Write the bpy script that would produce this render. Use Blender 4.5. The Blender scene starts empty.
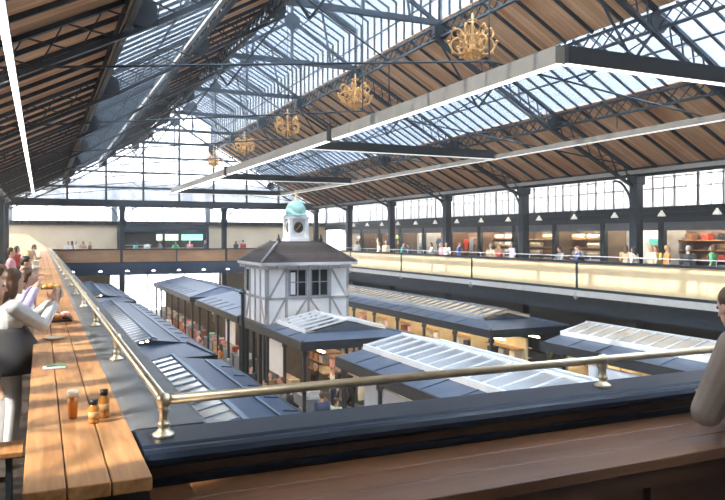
import bpy, bmesh, math, random
from mathutils import Vector, Matrix
random.seed(11)
SC = bpy.context.scene
COL = SC.collection
PI = math.pi
V = Vector

# ------------------------------------------------------------------ camera
# world: X across the hall (right), Y along the hall (away), Z up; gallery floor z = 0
TH = math.radians(24.36)
CAMZ = 2.05
cam = bpy.data.cameras.new('camera')
cam.sensor_width = 36.0
cam.lens = 710.0 / 725.0 * 36.0
cam.shift_y = -13.0 / 725.0
cam.clip_start = 0.05
cam.clip_end = 500
camo = bpy.data.objects.new('camera', cam)
COL.objects.link(camo)
camo.location = (0, 0, CAMZ)
camo.rotation_euler = (PI / 2, 0, -TH)
SC.camera = camo

# ------------------------------------------------------------------ materials
MATS = {}
def mat(name, col, rough=0.6, metal=0.0, var=0.12, scale=3.0, stretch=(1, 1, 1), bump=0.0, emit=None, estr=0.0, spec=0.5):
    if name in MATS: return MATS[name]
    m = bpy.data.materials.new(name); m.use_nodes = True
    nt = m.node_tree; N = nt.nodes; L = nt.links
    b = N['Principled BSDF']
    b.inputs['Roughness'].default_value = rough
    b.inputs['Metallic'].default_value = metal
    b.inputs['Specular IOR Level'].default_value = spec
    if var > 0:
        tc = N.new('ShaderNodeTexCoord'); mp = N.new('ShaderNodeMapping')
        mp.inputs['Scale'].default_value = stretch
        nz = N.new('ShaderNodeTexNoise'); nz.inputs['Scale'].default_value = scale; nz.inputs['Detail'].default_value = 4
        cr = N.new('ShaderNodeValToRGB')
        c0 = [max(0, c * (1 - var)) for c in col]; c1 = [min(1, c * (1 + var)) for c in col]
        cr.color_ramp.elements[0].position = .3; cr.color_ramp.elements[1].position = .7
        cr.color_ramp.elements[0].color = (*c0, 1); cr.color_ramp.elements[1].color = (*c1, 1)
        L.new(tc.outputs['Object'], mp.inputs[0]); L.new(mp.outputs[0], nz.inputs['Vector'])
        L.new(nz.outputs['Fac'], cr.inputs[0]); L.new(cr.outputs[0], b.inputs['Base Color'])
        if bump > 0:
            bp = N.new('ShaderNodeBump'); bp.inputs['Strength'].default_value = bump; bp.inputs['Distance'].default_value = .02
            L.new(nz.outputs['Fac'], bp.inputs['Height']); L.new(bp.outputs[0], b.inputs['Normal'])
    else:
        b.inputs['Base Color'].default_value = (*col, 1)
    if emit:
        b.inputs['Emission Color'].default_value = (*emit, 1); b.inputs['Emission Strength'].default_value = estr
    MATS[name] = m
    return m

def wood(name, c_dark, c_light, rough=.5, grain=(1, 1, 1), scale=2.0, board=None, bump=.15, spec=.5):
    """grain wood with optional board pattern: board=(axis index, width)"""
    m = bpy.data.materials.new(name); m.use_nodes = True
    nt = m.node_tree; N = nt.nodes; L = nt.links
    b = N['Principled BSDF']; b.inputs['Roughness'].default_value = rough
    b.inputs['Specular IOR Level'].default_value = spec
    tc = N.new('ShaderNodeTexCoord'); mp = N.new('ShaderNodeMapping'); mp.inputs['Scale'].default_value = grain
    nz = N.new('ShaderNodeTexNoise'); nz.inputs['Scale'].default_value = scale; nz.inputs['Detail'].default_value = 6; nz.inputs['Distortion'].default_value = .6
    n2 = N.new('ShaderNodeTexNoise'); n2.inputs['Scale'].default_value = scale * .35; n2.inputs['Detail'].default_value = 2
    L.new(tc.outputs['Object'], mp.inputs[0]); L.new(mp.outputs[0], nz.inputs['Vector']); L.new(tc.outputs['Object'], n2.inputs['Vector'])
    ad = N.new('ShaderNodeMath'); ad.operation = 'ADD'; L.new(nz.outputs['Fac'], ad.inputs[0]); L.new(n2.outputs['Fac'], ad.inputs[1])
    src = ad.outputs[0]
    if board:
        sp = N.new('ShaderNodeSeparateXYZ'); L.new(tc.outputs['Object'], sp.inputs[0])
        dv = N.new('ShaderNodeMath'); dv.operation = 'DIVIDE'; dv.inputs[1].default_value = board[1]; L.new(sp.outputs[board[0]], dv.inputs[0])
        fl = N.new('ShaderNodeMath'); fl.operation = 'FLOOR'; L.new(dv.outputs[0], fl.inputs[0])
        wn = N.new('ShaderNodeTexWhiteNoise'); wn.noise_dimensions = '1D'; L.new(fl.outputs[0], wn.inputs['W'])
        ml = N.new('ShaderNodeMath'); ml.operation = 'MULTIPLY_ADD'; ml.inputs[1].default_value = .45; ml.inputs[2].default_value = -.22
        L.new(wn.outputs['Value'], ml.inputs[0])
        a2 = N.new('ShaderNodeMath'); a2.operation = 'ADD'; L.new(src, a2.inputs[0]); L.new(ml.outputs[0], a2.inputs[1]); src = a2.outputs[0]
    mr = N.new('ShaderNodeMapRange'); mr.inputs['From Min'].default_value = .65; mr.inputs['From Max'].default_value = 1.35; L.new(src, mr.inputs['Value'])
    cr = N.new('ShaderNodeValToRGB'); cr.color_ramp.elements[0].color = (*c_dark, 1); cr.color_ramp.elements[1].color = (*c_light, 1)
    L.new(mr.outputs[0], cr.inputs[0])
    out = cr.outputs[0]
    if board:
        fr = N.new('ShaderNodeMath'); fr.operation = 'FRACT'; L.new(dv.outputs[0], fr.inputs[0])
        gt = N.new('ShaderNodeMath'); gt.operation = 'GREATER_THAN'; gt.inputs[1].default_value = .05; L.new(fr.outputs[0], gt.inputs[0])
        mx = N.new('ShaderNodeMix'); mx.data_type = 'RGBA'; mx.inputs[6].default_value = (*[c * .35 for c in c_dark], 1)
        L.new(gt.outputs[0], mx.inputs[0]); L.new(out, mx.inputs[7]); out = mx.outputs[2]
    L.new(out, b.inputs['Base Color'])
    bp = N.new('ShaderNodeBump'); bp.inputs['Strength'].default_value = bump; bp.inputs['Distance'].default_value = .01
    L.new(nz.outputs['Fac'], bp.inputs['Height']); L.new(bp.outputs[0], b.inputs['Normal'])
    MATS[name] = m
    return m

def glassy(name, tint, trans, diff, gloss_rough=.15, streak=0.0, refl=.12):
    """thin pane: part clear (transparent), part milky (translucent+diffuse), a glossy coat"""
    m = bpy.data.materials.new(name); m.use_nodes = True
    nt = m.node_tree; N = nt.nodes; L = nt.links
    for n in list(N): N.remove(n)
    o = N.new('ShaderNodeOutputMaterial')
    tr = N.new('ShaderNodeBsdfTransparent'); tr.inputs[0].default_value = (*tint, 1)
    tl = N.new('ShaderNodeBsdfTranslucent'); tl.inputs[0].default_value = (*diff, 1)
    df = N.new('ShaderNodeBsdfDiffuse'); df.inputs[0].default_value = (*diff, 1)
    gl = N.new('ShaderNodeBsdfGlossy'); gl.inputs['Roughness'].default_value = gloss_rough; gl.inputs[0].default_value = (1, 1, 1, 1)
    m1 = N.new('ShaderNodeMixShader'); m1.inputs[0].default_value = .35; L.new(tl.outputs[0], m1.inputs[1]); L.new(df.outputs[0], m1.inputs[2])
    m2 = N.new('ShaderNodeMixShader'); L.new(m1.outputs[0], m2.inputs[1]); L.new(tr.outputs[0], m2.inputs[2]); m2.inputs[0].default_value = trans
    if streak:
        tc = N.new('ShaderNodeTexCoord'); nz = N.new('ShaderNodeTexNoise'); nz.inputs['Scale'].default_value = 1.3; nz.inputs['Detail'].default_value = 3
        L.new(tc.outputs['Object'], nz.inputs['Vector'])
        mr = N.new('ShaderNodeMapRange'); mr.inputs['From Min'].default_value = .35; mr.inputs['From Max'].default_value = .65
        mr.inputs['To Min'].default_value = max(0, trans - streak); mr.inputs['To Max'].default_value = min(1, trans + streak)
        L.new(nz.outputs['Fac'], mr.inputs['Value']); L.new(mr.outputs[0], m2.inputs[0])
    fr = N.new('ShaderNodeFresnel'); fr.inputs[0].default_value = 1.5
    ml = N.new('ShaderNodeMath'); ml.operation = 'MULTIPLY'; ml.inputs[1].default_value = refl / .12; ml.use_clamp = True; L.new(fr.outputs[0], ml.inputs[0])
    m3 = N.new('ShaderNodeMixShader'); L.new(ml.outputs[0], m3.inputs[0]); L.new(m2.outputs[0], m3.inputs[1]); L.new(gl.outputs[0], m3.inputs[2])
    L.new(m3.outputs[0], o.inputs[0])
    MATS[name] = m
    return m

# ------------------------------------------------------------------ mesh builder
class MB:
    def __init__(s): s.v = []; s.f = []
    def add(s, vs, fs):
        n = len(s.v); s.v += [tuple(p) for p in vs]; s.f += [tuple(i + n for i in f) for f in fs]; return s
    def box(s, x0, x1, y0, y1, z0, z1):
        return s.add([(x0,y0,z0),(x1,y0,z0),(x1,y1,z0),(x0,y1,z0),(x0,y0,z1),(x1,y0,z1),(x1,y1,z1),(x0,y1,z1)],
                     [(0,3,2,1),(4,5,6,7),(0,1,5,4),(1,2,6,5),(2,3,7,6),(3,0,4,7)])
    def bar(s, p, q, w, h, up=(0, 0, 1)):
        p = V(p); q = V(q); d = (q - p).normalized(); u = V(up)
        sd = d.cross(u)
        if sd.length < 1e-4: sd = d.cross(V((1, 0, 0)))
        sd.normalize(); u = sd.cross(d).normalized()
        a = sd * (w / 2); b = u * (h / 2)
        return s.add([p-a-b, p+a-b, p+a+b, p-a+b, q-a-b, q+a-b, q+a+b, q-a+b],
                     [(0,1,2,3)[::-1],(4,5,6,7)[::-1][::-1],(0,4,5,1)[::-1],(1,5,6,2)[::-1],(2,6,7,3)[::-1],(3,7,4,0)[::-1]])
    def tube(s, pts, r, n=8, cap=True):
        pts = [V(p) for p in pts]; rs = r if isinstance(r, (list, tuple)) else [r] * len(pts)
        base = len(s.v); ref = None; m = len(pts)
        for i, p in enumerate(pts):
            d = (pts[min(i+1, m-1)] - pts[max(i-1, 0)]).normalized()
            if ref is None:
                ref = d.cross(V((0, 0, 1)))
                if ref.length < 1e-3: ref = V((1, 0, 0))
            ref = (ref - d * ref.dot(d)).normalized(); bn = d.cross(ref)
            for k in range(n):
                a = 2 * PI * k / n
                s.v.append(tuple(p + (ref * math.cos(a) + bn * math.sin(a)) * rs[i]))
        for i in range(m - 1):
            for k in range(n):
                a = base + i*n + k; b = base + i*n + (k+1) % n
                s.f.append((a, b, b + n, a + n))
        if cap:
            s.f.append(tuple(base + k for k in range(n))[::-1]); s.f.append(tuple(base + (m-1)*n + k for k in range(n)))
        return s
    def lathe(s, prof, c=(0, 0, 0), n=16, a0=0.0):
        base = len(s.v)
        for (r, z) in prof:
            for k in range(n):
                a = a0 + 2 * PI * k / n
                s.v.append((c[0] + r * math.cos(a), c[1] + r * math.sin(a), c[2] + z))
        for i in range(len(prof) - 1):
            for k in range(n):
                a = base + i*n + k; b = base + i*n + (k+1) % n
                s.f.append((a, b, b + n, a + n))
        s.f.append(tuple(base + k for k in range(n))[::-1]); s.f.append(tuple(base + (len(prof)-1)*n + k for k in range(n)))
        return s
    def ell(s, c, r, M=None, nu=12, nv=8):
        base = len(s.v); c = V(c)
        if not isinstance(r, (tuple, list)): r = (r, r, r)
        def P(p):
            p = V((p[0]*r[0], p[1]*r[1], p[2]*r[2]))
            return tuple(c + (M @ p if M else p))
        s.v.append(P((0, 0, -1)))
        for j in range(1, nv):
            t = -PI/2 + PI*j/nv
            for k in range(nu):
                a = 2*PI*k/nu; s.v.append(P((math.cos(t)*math.cos(a), math.cos(t)*math.sin(a), math.sin(t))))
        s.v.append(P((0, 0, 1)))
        top = len(s.v) - 1
        for k in range(nu): s.f.append((base, base+1+(k+1) % nu, base+1+k))
        for j in range(nv - 2):
            for k in range(nu):
                a = base+1+j*nu+k; b = base+1+j*nu+(k+1) % nu
                s.f.append((a, b, b+nu, a+nu))
        o = base+1+(nv-2)*nu
        for k in range(nu): s.f.append((o+k, o+(k+1) % nu, top))
        return s
    def prism(s, poly, axis, a, b):
        """poly = 2D points, extruded along axis ('x','y','z') from a to b"""
        def P(p, t):
            return {'x': (t, p[0], p[1]), 'y': (p[0], t, p[1]), 'z': (p[0], p[1], t)}[axis]
        n = len(poly)
        vs = [P(p, a) for p in poly] + [P(p, b) for p in poly]
        fs = [tuple(range(n)), tuple(range(n, 2*n))[::-1]] + [(i, (i+1) % n, (i+1) % n + n, i+n)[::-1] for i in range(n)]
        return s.add(vs, fs)
    def quad(s, a, b, c, d):
        return s.add([a, b, c, d], [(0, 1, 2, 3)])
    def slab(s, a, b, c, d, t):
        """a thick plate: quad a b c d pushed by vector t"""
        t = V(t); q = [V(a), V(b), V(c), V(d)]
        return s.add([*q, *[p + t for p in q]], [(0,1,2,3),(4,5,6,7)[::-1],(0,4,5,1),(1,5,6,2),(2,6,7,3),(3,7,4,0)])
    def mesh(s, name, smooth=False):
        me = bpy.data.meshes.new(name); me.from_pydata(s.v, [], s.f); me.validate(); 
        bm = bmesh.new(); bm.from_mesh(me); bmesh.ops.recalc_face_normals(bm, faces=bm.faces); bm.to_mesh(me); bm.free()
        if smooth:
            for p in me.polygons: p.use_smooth = True
        return me
    def build(s, name, m, parent=None, smooth=False, origin=None):
        """link as ONE object; origin moves the object's origin (top-level things)"""
        if origin is not None:
            o3 = V(origin); s.v = [tuple(V(p) - o3) for p in s.v]
        me = s.mesh(name, smooth)
        o = bpy.data.objects.new(name, me); COL.objects.link(o)
        if m: me.materials.append(m)
        if parent:
            o.parent = parent
        if origin is not None: o.location = origin
        return o

def add_bevel(o, w=.01, seg=2):
    md = o.modifiers.new('bevel', 'BEVEL'); md.width = w; md.segments = seg; md.limit_method = 'ANGLE'; md.angle_limit = math.radians(40)
    return o

SEEN = {}
def tag(o, label=None, cat=None, group=None, kind=None):
    if label: o['label'] = label
    if cat: o['category'] = cat
    if group: o['group'] = group
    if kind: o['kind'] = kind
    return o
def thing(name, label, cat, loc=(0, 0, 0), rz=0.0, group=None):
    o = bpy.data.objects.new(name, None); COL.objects.link(o)
    o.location = loc; o.rotation_euler = (0, 0, rz); o.empty_display_size = .2
    return tag(o, label, cat, group)
def kids(o): return [c for c in bpy.data.objects if c.parent == o]
def dup(root, loc=None, rz=None, label=None, group=None, tree=None):
    r = root.copy(); COL.objects.link(r)
    if loc is not None: r.location = loc
    if rz is not None: r.rotation_euler = (0, 0, rz)
    if label: r['label'] = label
    if group: r['group'] = group
    tree = tree or [(c, kids(c)) for c in kids(root)]
    for ch, gs in tree:
        c = ch.copy(); COL.objects.link(c); c.parent = r
        for g in gs:
            d = g.copy(); COL.objects.link(d); d.parent = c
    return r
def struct(o, label=None, cat=None):
    o['kind'] = 'structure'
    if label: tag(o, label, cat)
    return o
ORD = ['first', 'second', 'third', 'fourth', 'fifth', 'sixth', 'seventh', 'eighth', 'ninth', 'tenth', 'eleventh', 'twelfth']

# shared materials
iron = mat('dark_painted_iron', (.022, .032, .045), .45, .2, .25, 4)
ironb = mat('blue_grey_painted_iron', (.032, .047, .064), .45, .2, .25, 4)
black = mat('black_paint', (.008, .01, .012), .5, 0, .1)
palegrey = mat('pale_grey_aluminium', (.42, .40, .37), .35, .3, .06)
slate = mat('slate_blue_metal_roof', (.045, .080, .150), .38, .45, .18, 2.5)
slate2 = mat('grey_metal_roof', (.12, .155, .215), .38, .45, .15, 2.5)
whitep = mat('white_painted_metal', (.75, .76, .77), .4, 0, .05)
greyp = mat('grey_painted_metal', (.25, .27, .30), .45, 0, .08)
cream = mat('cream_painted_panel', (.84, .64, .37), .55, 0, .07, 1.2)
creamwall = mat('cream_plaster', (.70, .57, .39), .8, 0, .08, .8)
brass = mat('polished_brass', (.78, .69, .50), .38, .9, .15, 6)
gold = mat('gilded_iron', (.80, .46, .17), .5, .15, .2, 8)
led = mat('white_led_strip', (1, 1, 1), .5, 0, 0, emit=(1, .97, .92), estr=2.6)
warmled = mat('warm_lamp_tube', (1, .9, .7), .5, 0, 0, emit=(1, .78, .45), estr=22)
roofwood = wood('roof_boards', (.56, .27, .12), (.94, .60, .34), .6, (.25, 3.5, .25), 1.6, board=(1, .21))
barwood = wood('bar_top_oak', (.24, .095, .028), (.62, .33, .13), .42, (9, .8, 9), 2.6, bump=.15)
barwood2 = wood('bar_top_dark_oak', (.075, .030, .013), (.20, .088, .038), .36, (.35, 7, 7), 2.2, bump=.12)
brownpanel = wood('brown_front_panel', (.36, .19, .09), (.56, .32, .17), .5, (.5, .5, 3), 2)
tile = mat('hall_floor_tiles', (.27, .24, .21), .45, 0, .2, 1.5)
floorwood = wood('gallery_floor_boards', (.035, .026, .02), (.08, .055, .038), .5, (5, .4, 1), 2, board=(0, .14))
clearglass = glassy('clear_window_glass', (1, 1, 1), .88, (.93, .94, .95), .1)
roofglass = glassy('roof_glass', (.92, .96, 1.0), .72, (.75, .85, .97), .2)
winglass = glassy('frosted_window_glass', (1, 1, 1), .42, (.93, .94, .95), .3, streak=.22)
gableglass = glassy('gable_glass', (1, 1, 1), .34, (.9, .93, .97), .3, streak=.2)
stallglass = glassy('stall_skylight_glass', (.85, .9, .95), .2, (.80, .84, .88), .12, refl=.3)
WORLD, SUN, EXPO = 7.0, 10.5, 0.68
# ------------------------------------------------------------------ roof and shell
YT = [-7.94 + 7.5 * k for k in range(10)]          # truss planes, last = gable at 59.56
PR = [(22.4, 4.79), (18.2, 6.9), (15.57, 8.41), (13.07, 9.83), (13.07, 11.5), (10, 13.2)]
PL = [(20 - x, z) for x, z in PR]

def slope_norm(a, b):
    d = V((b[0] - a[0], 0, b[1] - a[1])); n = V((-d.z, 0, d.x)); 
    if n.z < 0: n = -n
    return n.normalized()

def roof_panel(P, i, y0, y1, side):
    a, b = P[i], P[i+1]
    n = slope_norm(a, b)
    m = MB().slab((a[0], y0, a[1]), (b[0], y0, b[1]), (b[0], y1, b[1]), (a[0], y1, a[1]), n * .08)
    c = m.build('ceiling', roofwood, origin=((a[0]+b[0])/2, (y0+y1)/2, (a[1]+b[1])/2))
    struct(c, None)
    org = c.location.copy()
    for k in range(1, 6):
        y = y0 + (y1 - y0) * k / 6
        r = MB().bar((a[0], y, a[1]), (b[0], y, b[1]), .07, .10, n)
        r.v = [tuple(V(p) - org - n * .05) for p in r.v]
        r.build('rafter', iron, c)
    return c

def glaze(P, i, y0, y1):
    a, b = P[i], P[i+1]
    n = slope_norm(a, b) if abs(a[0] - b[0]) > .01 else V((1 if a[0] > 10 else -1, 0, 0))
    org = V(((a[0]+b[0])/2, (y0+y1)/2, (a[1]+b[1])/2))
    w = MB().slab((a[0], y0, a[1]), (b[0], y0, b[1]), (b[0], y1, b[1]), (a[0], y1, a[1]), n * .02)
    w.v = [tuple(V(p) - org) for p in w.v]
    g = MB()
    nb = 11
    for k in range(nb + 1):
        y = y0 + (y1 - y0) * k / nb
        g.bar((a[0], y, a[1]), (b[0], y, b[1]), .06, .07, n)
    for t in (.5,):
        x = a[0] + (b[0]-a[0]) * t; z = a[1] + (b[1]-a[1]) * t
        g.bar((x, y0, z), (x, y1, z), .05, .05, n)
    g.v = [tuple(V(p) - org - n * .05) for p in g.v]
    o = g.build('window_1', ironb); o.location = org; struct(o)
    w.build('window_pane', roofglass, o)
    return o

for k in range(9):
    y0, y1 = YT[k], YT[k+1]
    for P in (PR, PL):
        roof_panel(P, 0, y0, y1, P is PR); roof_panel(P, 2, y0, y1, P is PR)
        glaze(P, 1, y0, y1); glaze(P, 3, y0, y1); glaze(P, 4, y0, y1)

def lattice(p, q, depth, down, w, n, chord=.07, web=.045):
    """returns top chord, bottom chord, web builders between p and q; depth along 'down'"""
    p = V(p); q = V(q); dn = V(down).normalized() * depth
    side = (q - p).normalized().cross(dn).normalized()
    t = MB().bar(p, q, w, chord, dn); b = MB().bar(p + dn, q + dn, w, chord, dn)
    x = MB()
    for i in range(n):
        a0 = p.lerp(q, i/n); a1 = p.lerp(q, (i+1)/n)
        x.bar(a0, a1 + dn, web*.5, web, side); x.bar(a0 + dn, a1, web*.5, web, side)
    return t, b, x

# purlin girders along the hall, one per bay and line
LINES = [('right eaves', 1, 1), ('right middle', 2, 1), ('right lantern', 3, 1), ('left eaves', 1, 0), ('left middle', 2, 0), ('left lantern', 3, 0)]
for nm, i, rt in LINES:
    P = PR if rt else PL
    x, z = P[i]; z -= .14
    if not rt: x -= .25; z -= .13
    proto = None
    for k in range(1, 9):
        lab = {3: '%s lattice girder along the foot of the roof lantern' , 2: '%s lattice girder along the upper edge of the lower glazing', 1: '%s lattice girder along the lower edge of the lower glazing'}[i] % ('blue-grey iron' if rt else 'dark iron')
        lab += (' on the right slope' if rt else ' on the left slope')
        grp = 'lattice girders, %s line' % nm
        if proto is None:
            t, b, w = lattice((0, 0, 0), (0, 7.5, 0), .46, (0, 0, -1), .12, 14)
            proto = thing('lattice_girder', lab, 'roof girder', (x, YT[k], z), 0, grp)
            t.build('top_chord', ironb if rt else iron, proto); b.build('bottom_chord', ironb if rt else iron, proto); w.build('lattice_web', ironb if rt else iron, proto)
            tree = [(c, []) for c in kids(proto)]
        else:
            dup(proto, (x, YT[k], z), None, lab, grp, tree)
# pale conduit line along left glazing lower edges (seen as pale lines)
for x, z, l in ((1.53, CAMZ + 4.23, 'pale grey conduit running under the lower left glazing of the roof'),
                (4.02, CAMZ + 5.74, 'pale grey conduit running under the upper left glazing of the roof')):
    tag(MB().box(-.05, .05, 0, 52, -.05, .05).build('conduit', palegrey, origin=None), l, 'conduit').location = (x, 7.2, z)

# trusses
proto = None
for k in range(1, 10):
    if proto is None:
        proto = thing('roof_truss', 'x', 'roof truss', (0, YT[k], 0), 0, 'iron roof trusses')
        for P in (PR, PL):
            mat_t = ironb if P is PR else iron
            r = MB(); pts = [P[0], P[1], P[2], P[3]]
            for a, b in zip(pts, pts[1:]):
                n = slope_norm(a, b)
                t, bt, w = lattice((a[0], 0, a[1] - .1), (b[0], 0, b[1] - .1), .58, -n, .16, 6, .1, .05)
                for q in (t, bt, w): r.add(q.v, q.f)
            # solid side plates read as a broad dark band
            r.build('lattice_rafter', mat_t, proto)
            MB().bar((P[3][0], 0, P[3][1] - .5), (P[4][0], 0, P[4][1]), .14, .14, (0, 1, 0)).build('lantern_post', mat_t, proto)
            MB().bar((P[4][0], 0, P[4][1] - .1), (10, 0, P[5][1] - .1), .12, .2).build('lantern_rafter', ironb, proto)
            MB().bar((P[3][0], 0, P[3][1] - .2), (10, 0, 11.5), .10, .14).build('raking_strut', ironb, proto)
            MB().tube([(P[0][0], 0, 4.95), (10, 0, 6.35)], .028, 6).build('tie_rod', ironb, proto)
            MB().tube([(P[2][0], 0, P[2][1] - .7), ((P[2][0]*.5 + 5), 0, 6.1)], .022, 6).build('sag_rod', iron, proto)
            MB().bar((P[3][0] * .6 + 4, 0, 9.72), (P[4][0] * .45 + 5.5, 0, 12.2), .06, .08).build('web_strut', ironb, proto)
        MB().bar((PL[3][0], 0, 9.72), (PR[3][0], 0, 9.72), .16, .20).build('collar_beam', ironb, proto)
        MB().bar((10, 0, 9.7), (10, 0, 13.1), .10, .12, (0, 1, 0)).build('king_post', ironb, proto)
        gm = MB(); gm.prism([(9.65, 11.3), (10, 11.05), (10.35, 11.3), (10.35, 11.65), (10, 11.9), (9.65, 11.65)], 'y', -.05, .05)
        gm.build('gusset_plate', ironb, proto)
        MB().tube([(10, 0, 9.7), (10, 0, 6.35)], .022, 6).build('hanger_rod', ironb, proto)
        for P in (PR, PL):
            for (gx, gz) in ((P[2][0], P[2][1] - .42), (P[3][0], P[3][1] - .4), (P[1][0], P[1][1] - .42)):
                gk = MB(); gk.prism([(gx + .32 * math.cos(a * PI / 4 + PI / 8), gz + .32 * math.sin(a * PI / 4 + PI / 8)) for a in range(8)], 'y', -.10, .10)
                gk.build('gusset_plate', iron, proto)
            sx = 1 if P is PR else -1
            MB().bar((P[2][0], 0, P[2][1] - .5), (P[2][0] - sx * .9, 0, P[2][1] - 1.6), .05, .06).build('knee_strut', iron, proto)
            MB().bar((P[2][0] - sx * .9, 0, P[2][1] - 1.6), (P[3][0] - sx * .2, 0, P[3][1] - .6), .05, .06).build('knee_strut', iron, proto)
        tree = [(c, []) for c in kids(proto)]
        t = proto
    else:
        t = dup(proto, (0, YT[k], 0), None, None, None, tree)
    if k < 9: t['label'] = 'iron lattice roof truss, the %s truss ahead counting from the near end of the hall' % ORD[k-1]
    else: t['label'] = 'iron roof truss standing against the white glazed gable at the far end'

# ridge piece
struct(MB().box(9.9, 10.1, YT[0], YT[9], 13.1, 13.35).build('trim_1', iron))
# eaves plates (gutter beams)
for x, nm, s in ((22.4, 'trim_2', 1), (-2.4, 'trim_3', -1)):
    struct(MB().box(x - .18, x + .18, YT[0], YT[9], 4.52, 4.9).build(nm, iron))
    struct(MB().box(x - s*.30 - .06, x - s*.30 + .06, YT[0], YT[9], 4.62, 4.78).build('trim_4', palegrey))
    struct(MB().box(x - .05, x + .05, YT[0], YT[9], 4.85, 6.5).build('trim_5', creamwall))

# columns ----------------------------------------------------------
def column(x, y, side, label, group):
    t = thing('iron_column', label, 'column', (x, y, -4.5), 0, group)
    h = 9.05
    c = MB().box(-.20, .20, -.20, .20, 0, h)
    c.box(-.26, .26, -.26, .26, 0, .5).box(-.26, .26, -.26, .26, h - .35, h)
    add_bevel(c.build('shaft', iron, t), .04, 2)
    b = MB()
    for s in ((1,) if side == 'y' else (-1, 1)):
        pts = []
        for i in range(9):
            a = PI/2 * i / 8
            if side == 'y': pts.append((0, s * (.22 + 1.0 * (1 - math.cos(a))), h - 1.65 + 1.55 * math.sin(a)))
            else: pts.append((s * (.22 + 1.0 * (1 - math.cos(a))), 0, h - 1.65 + 1.55 * math.sin(a)))
        br = MB().tube(pts, .05, 6)
        br.build('curved_bracket', iron, t)
    return t
names = {2: 'nearest', 3: 'near', 4: 'second', 5: 'third', 6: 'fourth', 7: 'fifth', 8: 'sixth', 9: 'corner'}
for k in range(1, 10):
    y = YT[k]
    d = 'dark iron column on the right gallery, '
    l = {4: 'nearest and widest of the row', 5: 'second from the right edge', 6: 'third from the right edge', 7: 'fourth from the right edge',
         8: 'fifth from the right edge', 9: 'last one, at the far corner of the hall'}.get(k, 'outside the view')
    if k == 3: continue
    if k >= 4: column(22.4, y, 'y', d + l, 'columns along the right gallery')
    if k >= 7: column(-2.4, y, 'y', 'dark iron column on the left gallery, %s' % {7: 'nearest in the row', 8: 'at the left edge of the photo', 9: 'at the far left corner'}[k], 'columns along the left gallery')
for x, l in ((5.9, 'dark iron column at the far gallery, left of the two in the open'), (14.1, 'dark iron column at the far gallery, right one, just left of the clock tower')):
    column(x, YT[9], 'x', l, 'columns along the far gallery')

# gable glazing at far end ------------------------------------------
gy = YT[9] + .15
def roof_z(x):
    x = x if x <= 10 else 20 - x
    pts = PL
    if x <= 6.93:
        for a, b in zip(PL[:3], PL[1:4]):
            if a[0] <= x <= b[0] + 1e-6: return a[1] + (b[1]-a[1]) * (x - a[0]) / (b[0] - a[0])
    return 11.5 + 1.7 * (x - 6.93) / 3.07
fr = MB(); pane = MB()
poly = [(-2.4, 5.2)] + [(p[0], p[1]) for p in PL[0:1]] 
poly = [(-2.3, 4.8), (1.8, 6.9), (6.93, 9.83), (6.93, 11.5), (10, 13.2), (13.07, 11.5), (13.07, 9.83), (18.2, 6.9), (22.3, 4.8)]
pane.prism([(x, z) for x, z in poly], 'y', gy, gy + .02)
x = -1.0
while x < 21.5:
    fr.box(x - .075, x + .075, gy - .07, gy + .07, 4.9, roof_z(x) - .1); x += 2.85 / 1.0
for z in (6.0, 7.25, 8.5, 9.75):
    xs = [i * .1 for i in range(-24, 225) if roof_z(i * .1) > z + .1]
    fr.box(xs[0], xs[-1], gy - .05, gy + .05, z - .07, z + .07)
g = fr.build('window_2', iron); struct(g); pane.build('window_pane', gableglass, g)
struct(MB().box(-2.6, 22.6, YT[9] - .15, YT[9] + .35, 4.45, 5.0).build('trim_6', iron))

# walls ---------------------------------------------------------------
winframe = mat('pale_window_frame', (.5, .51, .53), .5, 0, .05)
def arched_window(x0, length, axis, fixed, z0, z1, n, name, gm=None):
    """a run of arched lights: frame mesh + pane; runs along axis at the fixed coordinate"""
    f = MB(); p = MB()
    w = length / n
    def B(a0, a1, zz0, zz1, d=.05):
        if axis == 'y': f.box(fixed - d, fixed + d, a0, a1, zz0, zz1)
        else: f.box(a0, a1, fixed - d, fixed + d, zz0, zz1)
    for i in range(n + 1):
        a = x0 + i * w
        B(a - .045, a + .045, z0, z1)
        if i < n:
            B(a + w/2 - .018, a + w/2 + .018, z0, z1 - .5, .03)
            pts = []
            for j in range(9):
                t = PI * j / 8
                aa = a + w/2 - math.cos(t) * w/2; zz = z1 - .95 + math.sin(t) * .6
                pts.append((fixed, aa, zz) if axis == 'y' else (aa, fixed, zz))
            f.tube(pts, .03, 5)
    for z in (z0 + .04, z0 + .9, z1 - .95, z1 - .04): B(x0, x0 + length, z - .025, z + .025, .035)
    if axis == 'y': p.box(fixed - .008, fixed + .008, x0, x0 + length, z0, z1)
    else: p.box(x0, x0 + length, fixed - .008, fixed + .008, z0, z1)
    o = f.build(name, winframe); struct(o); p.build('window_pane', gm or winglass, o)
    return o
for k in range(2, 10):
    arched_window(YT[k] + .02, 7.46 if k < 9 else 6.4, 'y', 26, 3.4, 5.75, 6, 'window_3')
for k in range(1, 9):
    y0 = max(YT[k] + .2, 2.0); arched_window(y0, YT[k+1] - .2 - y0, 'y', -6, 3.4, 6.3, 5, 'window_4', clearglass)
for x0, x1 in ((-5.8, -2.6), (-2.2, 5.7), (6.1, 13.9), (14.3, 22.2), (22.6, 25.9)):
    arched_window(x0, x1 - x0, 'x', 66, 3.4, 6.3, max(2, round((x1-x0)/1.3)), 'window_5')
W = lambda nm, m, *b: struct(MB().box(*b).build(nm, m))
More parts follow.
